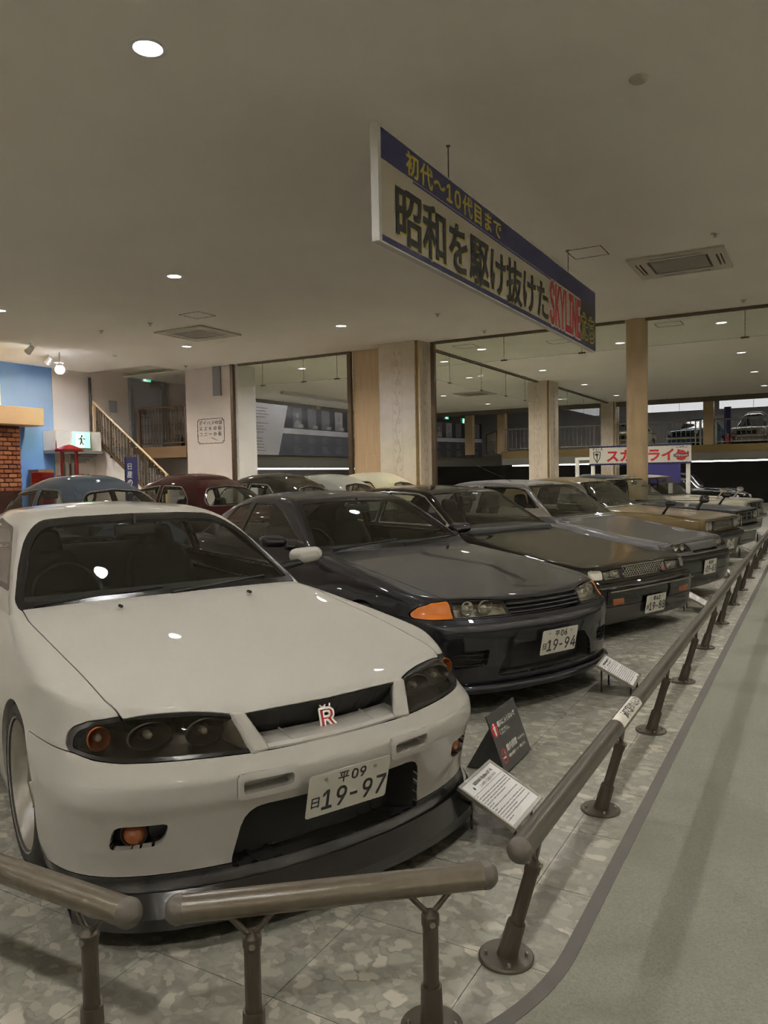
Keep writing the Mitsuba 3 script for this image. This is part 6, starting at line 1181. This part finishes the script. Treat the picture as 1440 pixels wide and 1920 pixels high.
for dy in (-.09, .09): put('glass_cylinder', lathe([(.075, 1.62), (.075, 2.18)], 20, ((px, py + dy, 0), (0, 0, 1))), 'case_glass', pp, True); put('plunger', lathe([(.0, 1.62), (.07, 1.62), (.07, 1.92), (0, 1.92)], 16, ((px, py + dy, 0), (0, 0, 1))), 'vent_grille', pp, 30)
put('hose', tube([(px + .05, py + .26, 1.58), (px + .1, py + .45, 1.62), (px + .12, py + .58, 1.45), (px + .12, py + .62, 1.1), (px + .1, py + .5, .8)], .035, 10), 'black_trim', pp, 40)
put('nozzle_bracket', soft((px - .05, py + .22, 1.48), (px + .1, py + .36, 1.66), .02), 'paint_red', pp)
put('red_box', soft((-16.9, 12.25, 0), (-16.5, 12.60, 1.72), .02), 'paint_red', label='small red box beside the brick wall, just above the blue-grey roof', category='box')
put('wooden_box', soft((-17.7, 12.75, 0), (-17.3, 13.22, 1.80), .01), 'wood_mid', label='brown wooden cabinet standing against the blue wall', category='cabinet')
# navy upright name board
nb = thing('name_board', 'narrow navy upright board with white Japanese lettering before the stair', 'sign')
put('panel', block((-14.02, 12.6, .2), (-13.98, 12.95, 2.02)), 'ink_navy', nb)
put('foot', block((-14.15, 12.55, 0), (-13.85, 13.0, .2)), 'black_trim', nb)
G_ = unary_union([affinity.translate(line_of(ch, .17, .01)[0], .02, 1.60 - i * .185) for i, ch in enumerate('日産の街')])
put('lettering', moved(letters(G_, .003), mat4((0, 1, 0), (0, 0, 1), (1, 0, 0), (-13.98, 12.61, .14))), 'ink_white', nb)
# framed writing on the wall
fw = thing('wall_writing', 'three lines of black Japanese writing in a thin notched frame on the plaster wall', 'sign')
WM = mat4((1, 0, 0), (0, 0, 1), (0, -1, 0), (-14.90, 15.998, 2.44))
fr = Polygon([(.05, 0), (.91, 0), (.91, .05), (.96, .05), (.96, .63), (.91, .63), (.91, .68), (.05, .68), (.05, .63), (0, .63), (0, .05), (.05, .05)])
put('frame', moved(letters(fr.difference(fr.buffer(-.014, join_style=2)), .004), WM), 'ink_dark', fw)
rows = ('ダイハツの街', 'スズキの街', 'コニーの街')
W3 = unary_union([affinity.translate(line_of(r, .125, .004, 1., (.86 - .125 * len(r)) / .125 / len(r) * .95)[0], .06, .52 - i * .155) for i, r in enumerate(rows)] + [Polygon([(.5, .15), (.74, .06), (.74, .07), (.5, .165)])])
put('lettering', moved(letters(W3, .004), WM), 'ink_dark', fw)
# ---------------------------------------------------------------- the bay behind the glass: mezzanine on two sides
MZ, MT = 2.2, 2.42
mz = put('mezzanine', slab(Polygon([(-26, 16.4), (-18.5, 16.4), (-18.5, 31.6), (-16.7, 34.2), (-15.6, 38.0), (-14.2, 38.0), (-13.0, 34.5), (8, 34.5), (8, 47), (-26, 47)]), MZ, MT), 'beam_grey', kind='structure')
def strip_wall(pts, z0, z1, t, m, name, **kw):
    g = None
    from shapely.geometry import LineString
    return put(name, slab(LineString(pts).buffer(t / 2, cap_style=2, join_style=2), z0, z1), m, **kw)
edge = [(-18.5, 16.4), (-18.5, 31.6), (-16.7, 34.2), (-15.6, 38.0), (-14.2, 38.0), (-13.0, 34.5), (8, 34.5)]
strip_wall(edge, 1.88, MZ, .12, 'beam_grey', 'beam', parent=mz)
strip_wall([(-14.2, 38.0), (-13.0, 34.5), (8, 34.5)], MZ, 2.52, .14, 'fascia_gold', 'fascia', parent=mz)
strip_wall(edge[:5], MZ, 2.36, .14, 'fascia_olive', 'fascia', parent=mz)
kk = num(mz + '__light_strip'); scene[kk] = dict(mikit.ply(slab(sbox(-12.6, 34.62, 7, 34.70), 1.80, 1.87), 'ink_white'), emitter=glow((1., .96, .88), 2.0))
kk = num(mz + '__light_strip'); scene[kk] = dict(mikit.ply(slab(sbox(-18.75, 17.0, -18.65, 31.2), 1.80, 1.87), 'ink_white'), emitter=glow((1., .96, .9), 2.0))
put('wall_left', block((-22.2, 16.4, 0), (-22.0, 47, 5.6)), 'wall_grey', kind='structure')
put('wall_back', block((-26, 42.0, 0), (8, 42.2, 6.2)), 'wall_grey', kind='structure')
put('wall_left', block((-21.4, 16.4, 0), (-21.2, 34, MZ)), 'wall_white', kind='structure')
put('wall_back', block((-14, 37.4, 0), (8, 37.6, MZ)), 'wall_dark', kind='structure')
put('ceiling', slab(Polygon([(-22, 16.4), (-18.6, 16.4), (-18.6, 34.4), (-18.0, 34.4), (7.3, 34.4), (7.3, 42), (-22, 42)]), 5.0, 5.06), 'wall_white', kind='structure')
put('trim', join(slab(sbox(-18.65, 16.4, -18.6, 34.5), 4.3, 5.0), slab(sbox(-18.6, 34.4, 7.3, 34.46), 4.3, 5.0)), 'fascia_olive', kind='structure')
for x0, x1 in ((-7.6, -4.25), (-3.75, 1.6)):                       # white wall band at the far end, its fluorescent light put in as glow
    p = thing('light_panel', 'white wall band with its light put in as glow under the far ceiling, ' + ('left of' if x0 < -5 else 'right of') + ' the square post', 'wall band')
    n = int((x1 - x0) / 1.1)
    for i in range(n):
        a, b = x0 + (x1 - x0) * i / n, x0 + (x1 - x0) * (i + 1) / n
        kk = num(p + '__panel'); scene[kk] = dict(mikit.ply(block((a + .012, 36.0, 4.08), (b - .012, 36.05, 4.42)), 'ink_white'), emitter=glow((.95, .97, 1.), .62))
for x, y, lb in ((-4.0, 34.62, 'square tan post on the far mezzanine'), (-18.75, 27.3, 'square tan post on the left mezzanine behind the poster'), (-14.9, 35.0, 'first square tan post beside the far balustrade'), (-13.2, 34.95, 'second square tan post beside the far balustrade')):
    put('mezzanine_post', soft((x - .2, y - .15, 2.42), (x + .2, y + .15, 4.98), .01), 'column_tan', label=lb, category='post')
# far balustrades
balustrade((-12.9, 34.46, MT + .1), (-4.3, 34.46, MT + .1), 1.02, 44, 'far mezzanine balustrade left of the square post', 'satin_metal', 'satin_metal', 11)
balustrade((-3.7, 34.46, MT + .1), (1.4, 34.46, MT + .1), 1.02, 26, 'far mezzanine balustrade right of the square post', 'satin_metal', 'satin_metal', 13)
balustrade((-15.3, 38.2, MT + .1), (-13.6, 35.3, MT + .1), 1.02, 20, 'short far balustrade between the second timeline panel and the square posts', 'wood_mid', 'satin_metal', 9)
# timeline panels
def timeline(p0, p1, z0, z1, label, intro, years):
    p0, p1 = np.array(p0, float), np.array(p1, float); L = np.linalg.norm(p1 - p0); u = (p1 - p0) / L; Hh = z1 - z0
    t = thing('timeline_panel', label, 'exhibit panel'); M = mat4((*u, 0), (0, 0, 1), (u[1], -u[0], 0), (*p0, z0))
    P_ = lambda name, poly, m, z, d=.004, **kw: put(name, moved(slab(poly, 0, d), M @ shift(0, 0, z)), m, t, **kw)
    P_('backing', sbox(0, 0, L, Hh), 'panel_charcoal', 0., .04)
    x0 = intro
    P_('photo_band', Polygon([(x0 - .3, Hh * .56), (L, Hh * .56), (L, Hh), (x0 + .1, Hh)]) if intro else sbox(0, Hh * .56, L, Hh), 'panel_black', .041)
    P_('year_band', sbox(max(x0 - .35, 0), Hh * .44, L, Hh * .55), 'panel_pale', .042)
    rg = random.Random(int(L * 10))
    if intro:
        P_('intro_sheet', Polygon([(0, 0), (x0 - .62, 0), (x0 + .05, Hh), (0, Hh)]), 'panel_pale', .046)
        n9 = latin('90', .30); P_('large_number', affinity.translate(affinity.scale(n9, .85, 1.25, origin=(0, 0)), .42, Hh - .56), 'ink_black', .051)
        P_('caption', sbox(.42, Hh - .70, .86, Hh - .66), 'ink_grey', .051); P_('caption', sbox(.42, Hh - .90, .88, Hh - .84), 'ink_dark', .051); P_('caption', sbox(.46, .22, .96, .31), 'ink_black', .051)
        P_('small_print', unary_union([sbox(1.2, Hh - .2 - k * .115, 1.2 + rg.uniform(.4, .85 - .01 * k), Hh - .175 - k * .115) for k in range(15) if k not in (4, 9)]), 'ink_grey', .051, kind='stuff')
    for i, (yr, pic) in enumerate(years):
        x = x0 + .25 + (L - x0 - .25) * i / len(years); w = (L - x0 - .25) / len(years)
        P_('photo', sbox(x + w * .12, Hh * .57, x + w * .72, Hh * .98), pic, .046)
        if pic == 'photo_pale' or i == 0:
            P_('figure', unary_union([Point(x + w * .42, Hh * .82).buffer(w * .11), Polygon([(x + w * .15, Hh * .58), (x + w * .7, Hh * .58), (x + w * .62, Hh * .68), (x + w * .42, Hh * .74), (x + w * .24, Hh * .68)])]), 'ink_grey' if i else 'skin_photo', .051)
        if yr: P_('year', affinity.translate(affinity.scale(latin(yr, .12, True), .9, 1, origin=(0, 0)), x + w * .45, Hh * .58), 'ink_white', .052)
        P_('small_print', unary_union([sbox(x + w * .15, Hh * .40 - k * .052, x + w * .15 + rg.uniform(.25, .55) * w, Hh * .40 - k * .052 + .016) for k in range(14) if k not in (6, 7)]), 'ink_grey', .046, kind='stuff')
    return t
timeline((-18.40, 21.6), (-18.40, 31.2), MT - .06, 4.32, 'long timeline panel with white intro sheet and dark photo strip on the left mezzanine', 3.2, [('1933', 'photo_grey'), ('1935', 'photo_grey'), ('1937', 'photo_grey'), ('1955', 'photo_pale'), ('1958', 'photo_pale'), ('1959', 'photo_pale')])
timeline((-16.62, 34.2), (-15.52, 38.0), MT - .06, 4.1, 'second dark timeline panel seen right of the stone pillar', 0, [('', 'photo_grey'), ('', 'photo_pale'), ('', 'photo_grey'), ('', 'photo_pale'), ('', 'photo_grey')])
for x, y, z, lb in ((-16.9, 36.6, 4.55, 'small lit exit box hanging higher beyond the second timeline panel'), (-16.2, 37.2, 4.15, 'small lit exit box hanging lower beyond the second timeline panel')):
    exit_sign((x - .05, y - .22, z - .2), (x + .05, y + .22, z + .25), 1, lb, 7.)
# white and red board on legs
NX0, NX1, NY, NZ0, NZ1 = -5.43, -2.84, 21.0, 1.68, 2.13
nx = thing('name_board', 'white board with red Japanese lettering, crest and round emblem on legs, behind the round column', 'sign')
put('panel', block((NX0, NY, NZ0), (NX1, NY + .06, NZ1)), 'plate_white', nx)
put('band', block((NX0 - .01, NY - .006, NZ1 - .012), (NX1 + .01, NY + .066, NZ1 + .03)), 'ink_navy', nx); put('band', block((NX0 - .01, NY - .006, NZ0 - .03), (NX1 + .01, NY + .066, NZ0 + .012)), 'ink_navy', nx)
put('lower_board', block((-4.2, NY + .01, 1.15), (-3.1, NY + .05, NZ0 - .03)), 'ink_blue', nx)
for x in (NX0 - .35, NX0 + .08, -3.35, NX1 - .08): put('leg', block((x - .05, NY + .02, 0), (x + .05, NY + .08, 1.66 if x > NX0 else 1.85)), 'white_enamel', nx)
put('cross_bar', block((NX0 - .40, NY + .02, 1.80), (NX0, NY + .08, 1.88)), 'white_enamel', nx)
BM = mat4((1, 0, 0), (0, 0, 1), (0, -1, 0), (NX0, NY - .001, NZ0))
put('red_lettering', moved(letters(affinity.translate(affinity.scale(line_of('スカイライン', .36, .035)[0], .98, .95, origin=(0, 0)), .44, .08), .006), BM), 'ink_red', nx)
put('small_lettering', moved(letters(unary_union([affinity.translate(line_of('プリンス', .075, .02)[0], .06, .37), affinity.translate(line_of('ニッサン', .07, .02)[0], 2.22, .37)]), .004), BM), 'ink_black', nx)
sh = Polygon([(.10, .33), (.20, .345), (.30, .33), (.29, .17), (.20, .03), (.11, .17)])
put('crest', moved(letters(sh.difference(sh.buffer(-.018)).union(Polygon([(.14, .26), (.2, .3), (.26, .25), (.22, .24), (.21, .1), (.19, .1), (.19, .22)])), .004), BM), 'ink_black', nx)
put('emblem_disc', moved(letters(Point(2.35, .185).buffer(.135), .004), BM), 'ink_red', nx); put('emblem_bar', moved(letters(sbox(2.17, .145, 2.53, .225), .006), BM), 'ink_black', nx)
nl = latin('NISSAN', .05, True); put('emblem_lettering', moved(letters(affinity.translate(affinity.scale(nl, 1.2, 1, origin=(0, 0)), 2.19, .16), .008), BM), 'ink_white', nx)
# cars and bikes of the far side, coarse
def small_car(label, paint, pose, top=1.4, L=4.0, w=.74, z=0., extras=(), round_=False):
    SC = (-1.35, .92, -1.75, top - .08)
    P = profile(L, w, [(-.04, .72), (-.1, .80), (-.4, .86), (-.9, .89), (-1.35, .91)], SC, [(-2.1, top - .02), (-2.5, top), (-2.9, top - .02), (-3.2, top - .18), (-3.5, 1.0)], [(-3.1, .93), (-3.6, .90), (-3.9, .82)],
                [(.05, -.15), (.3, -.05), (.6, -.02), (.75, -.06), (.85, -.2)], bow=.06, corner=.1, tall=1.6, belt=.90, belly=.2, r_top=.10, r_roof=.14, wb=2.3)
    S = dict(paint=paint, h=.045, **panes_of(P, SC, w, dict(rear_window=rounded([(0, 1.0), (.5, 1.0), (.45, top - .12), (0, top - .11)], [0, .05, .05, 0]), rear_x=-2.9), [rounded([(-1.5, .94), (-1.8, top - .15), (-2.7, top - .14), (-3.05, .95)], .03)], ws_w=(.62, .52)), wheel_style='cap', wheel_y=.70, extras=extras,
             holes=[dict(name='grille_mouth', poly=[(-.42, .52), (-.42, .68), (.42, .68), (.42, .52)], sides=(1,), depth=.05, mat='black_void')])
    n0 = set(scene); k = build_car('car', label, P, S, pose)
    if z:
        for q in set(scene) - n0: scene[q]['to_world'] = T().translate([0, 0, z])
    return k
lamps2 = lambda pan, c, key: [pan('headlamp', lathe([(0, .012), (.06, .008), (.085, 0), (.09, -.03)], 20, ((-.09, s * .55, .68), (1, 0, 0))), 'ink_white', 40) for s in (-1, 1)]
chrome_bar = bar_bumper(.45, .09, .04, .70, 'chrome')
small_car('teal car with pale roof on the far mezzanine, left of the square post', 'paint_teal', (-5.2, 35.7, -102), 1.45, z=MT, extras=(lamps2, chrome_bar))
small_car('white fronted old car on the far mezzanine, right of the square post', 'paint_ivory', (-2.65, 35.6, -95), 1.6, z=MT, extras=(lamps2, chrome_bar))
small_car('white old car at the right end of the far mezzanine', 'paint_ivory', (-.95, 35.6, -95), 1.6, z=MT, extras=(lamps2, chrome_bar))
small_car('pale car on the far mezzanine, just right of the round column', 'paint_cream', (-8.0, 35.8, -96), 1.4, z=MT, extras=(lamps2, chrome_bar))
small_car('dark navy car under the far mezzanine, right of the ivory saloon', 'paint_navy', (-2.4, 27.8, -20), 1.42, extras=(lamps2, chrome_bar))
small_car('black car beyond the ivory saloon at the right edge', 'paint_black', (-1.7, 23.5, -12), 1.3, extras=(lamps2, chrome_bar))
small_car('teal blue car roof under the far mezzanine, left of the white and red board', 'paint_teal', (-7.0, 27.4, -75), 1.4)
small_car('dark red car under the far mezzanine behind the white and red board legs', 'paint_maroon', (-3.6, 29.6, -60), 1.35)
# a blue and red barber-like banner post on the far mezzanine
put('banner_post', join(rod((-3.35, 35.4, MT), (-3.35, 35.4, MT + .55), .14, n=16)), 'paint_red', label='blue and red round post on the far mezzanine', category='post')
scene_key = 'banner_post'; put('upper_sleeve', rod((-3.35, 35.4, MT + .55), (-3.35, 35.4, 4.1), .14, n=16), 'ink_blue', scene_key)
# ---------------------------------------------------------------- spotlights at the left, added wall lights outside the frame
def spotlight(x, y, z, to, colour, k, r, label):
    t = thing('spotlight', label, 'spotlight'); p, d = np.array([x, y, z]), np.array(to, float) - [x, y, z]; d /= np.linalg.norm(d)
    put('housing', lathe([(0, -.20), (r * .8, -.18), (r * 1.05, -.02), (r * 1.1, .0), (r, .0), (r * .95, -.03)], 20, (p, d)), 'white_enamel', t, 40)
    put('stem', rod(p - d * .12, (x - d[0] * .12, y - d[1] * .12, CEIL), .012, n=8), 'white_enamel', t)
    kk = num(t + '__lens'); V, F = lathe([(0, -.012), (r * .96, -.012)], 20, (p, d)); scene[kk] = dict(mikit.ply((V, F[:, ::-1]), 'ink_white'), emitter=glow(colour, k))
t = thing('globe_spotlight', 'brightest white frosted spotlight at the left ceiling, glaring towards us', 'spotlight')
put('stem', rod((-15.5, 12.1, 4.2), (-15.5, 12.1, CEIL), .014, n=8), 'white_enamel', t); put('collar', lathe([(.0, 4.24), (.06, 4.24), (.07, 4.19), (.0, 4.17)], 20, ((-15.5, 12.1, 0), (0, 0, 1))), 'white_enamel', t, 40)
kk = num(t + '__lens'); scene[kk] = dict(mikit.ply(trimesh.creation.icosphere(2, .11).apply_translation((-15.5, 12.1, 4.1)), 'ink_white'), emitter=glow((1., .96, .92), 330.))
spotlight(-15.0, 10.9, 4.30, (-17.6, 10.6, 2.6), (1., .72, .42), 300., .07, 'first warm spotlight aimed at the brick wall')
spotlight(-16.1, 12.2, 4.30, (-17.6, 11.5, 2.2), (1., .72, .42), 300., .07, 'second warm spotlight aimed at the brick wall')
for lo, hi, n in (((4.0, -5.5, 4.28), (4.0, 15.5, 4.28), (1, 0, -.35)), ((-12., -4.2, 4.28), (4.0, -4.2, 4.28), (0, -1, -.35))):  # unseen troughs added to brighten the ceiling and car fronts
    a, b, n = np.array(lo, float), np.array(hi, float), np.array(n, float); n /= np.linalg.norm(n); w = np.cross(b - a, n); w /= np.linalg.norm(w)
    t = thing('wall_washer', 'long light trough added outside the frame to brighten the hall, lighting the ' + ('right' if n[0] > .5 else 'rear') + ' wall', 'light')
    V = np.array([a - w * .06, b - w * .06, b + w * .06, a + w * .06]); nn = np.cross(V[1] - V[0], V[2] - V[0]); F = np.array([[0, 1, 2], [0, 2, 3]]); F = F if nn @ n > 0 else F[:, ::-1]
    kk = num(t + '__lens'); scene[kk] = dict(mikit.ply((V, F), 'ink_white'), emitter=glow((1., .95, .85), ADDED_WASH))
    put('housing', block(np.minimum(a, b) - [.1, .1, -.07], np.maximum(a, b) + [.1, .1, .2]), 'white_enamel', t)
# lamp of the lobby; troughs added to brighten the mezzanine
downlight(-16.55, 17.35, CEIL + .14, 'round downlight inside the lobby ceiling', None)
for lb, lo, hi in (('left', (-20.6, 17.2, 4.96), (-20.1, 33.5, 4.99)), ('far', (-13.5, 36.9, 4.96), (6.5, 37.3, 4.99))):
    t = thing('ceiling_trough', 'added light trough brightening the ' + lb + ' mezzanine, mostly hidden by the ceiling edge', 'light')
    put('housing', block(lo, np.add(hi, [0, 0, .01])), 'white_enamel', t)
    kk = num(t + '__lens'); V = np.array([[lo[0] + .02, lo[1] + .02, lo[2] - .002], [hi[0] - .02, lo[1] + .02, lo[2] - .002], [hi[0] - .02, hi[1] - .02, lo[2] - .002], [lo[0] + .02, hi[1] - .02, lo[2] - .002]])
    scene[kk] = dict(mikit.ply((V, np.array([[0, 2, 1], [0, 3, 2]])), 'ink_white'), emitter=glow((1., .97, .95), 9.))
t = thing('picture_light', 'slim light trough added under the ceiling to brighten the long timeline panel', 'light')  # strip added only to brighten the timeline panel
put('housing', block((-16.40, 21.8, 4.40), (-16.28, 31.0, 4.49)), 'white_enamel', t)
kk = num(t + '__lens'); V = np.array([[-16.41, 21.9, 4.42], [-16.41, 30.9, 4.42], [-16.37, 30.9, 4.385], [-16.37, 21.9, 4.385]])
scene[kk] = dict(mikit.ply((V, np.array([[0, 1, 2], [0, 2, 3]])), 'ink_white'), emitter=glow((1., .98, 1.), 90.))
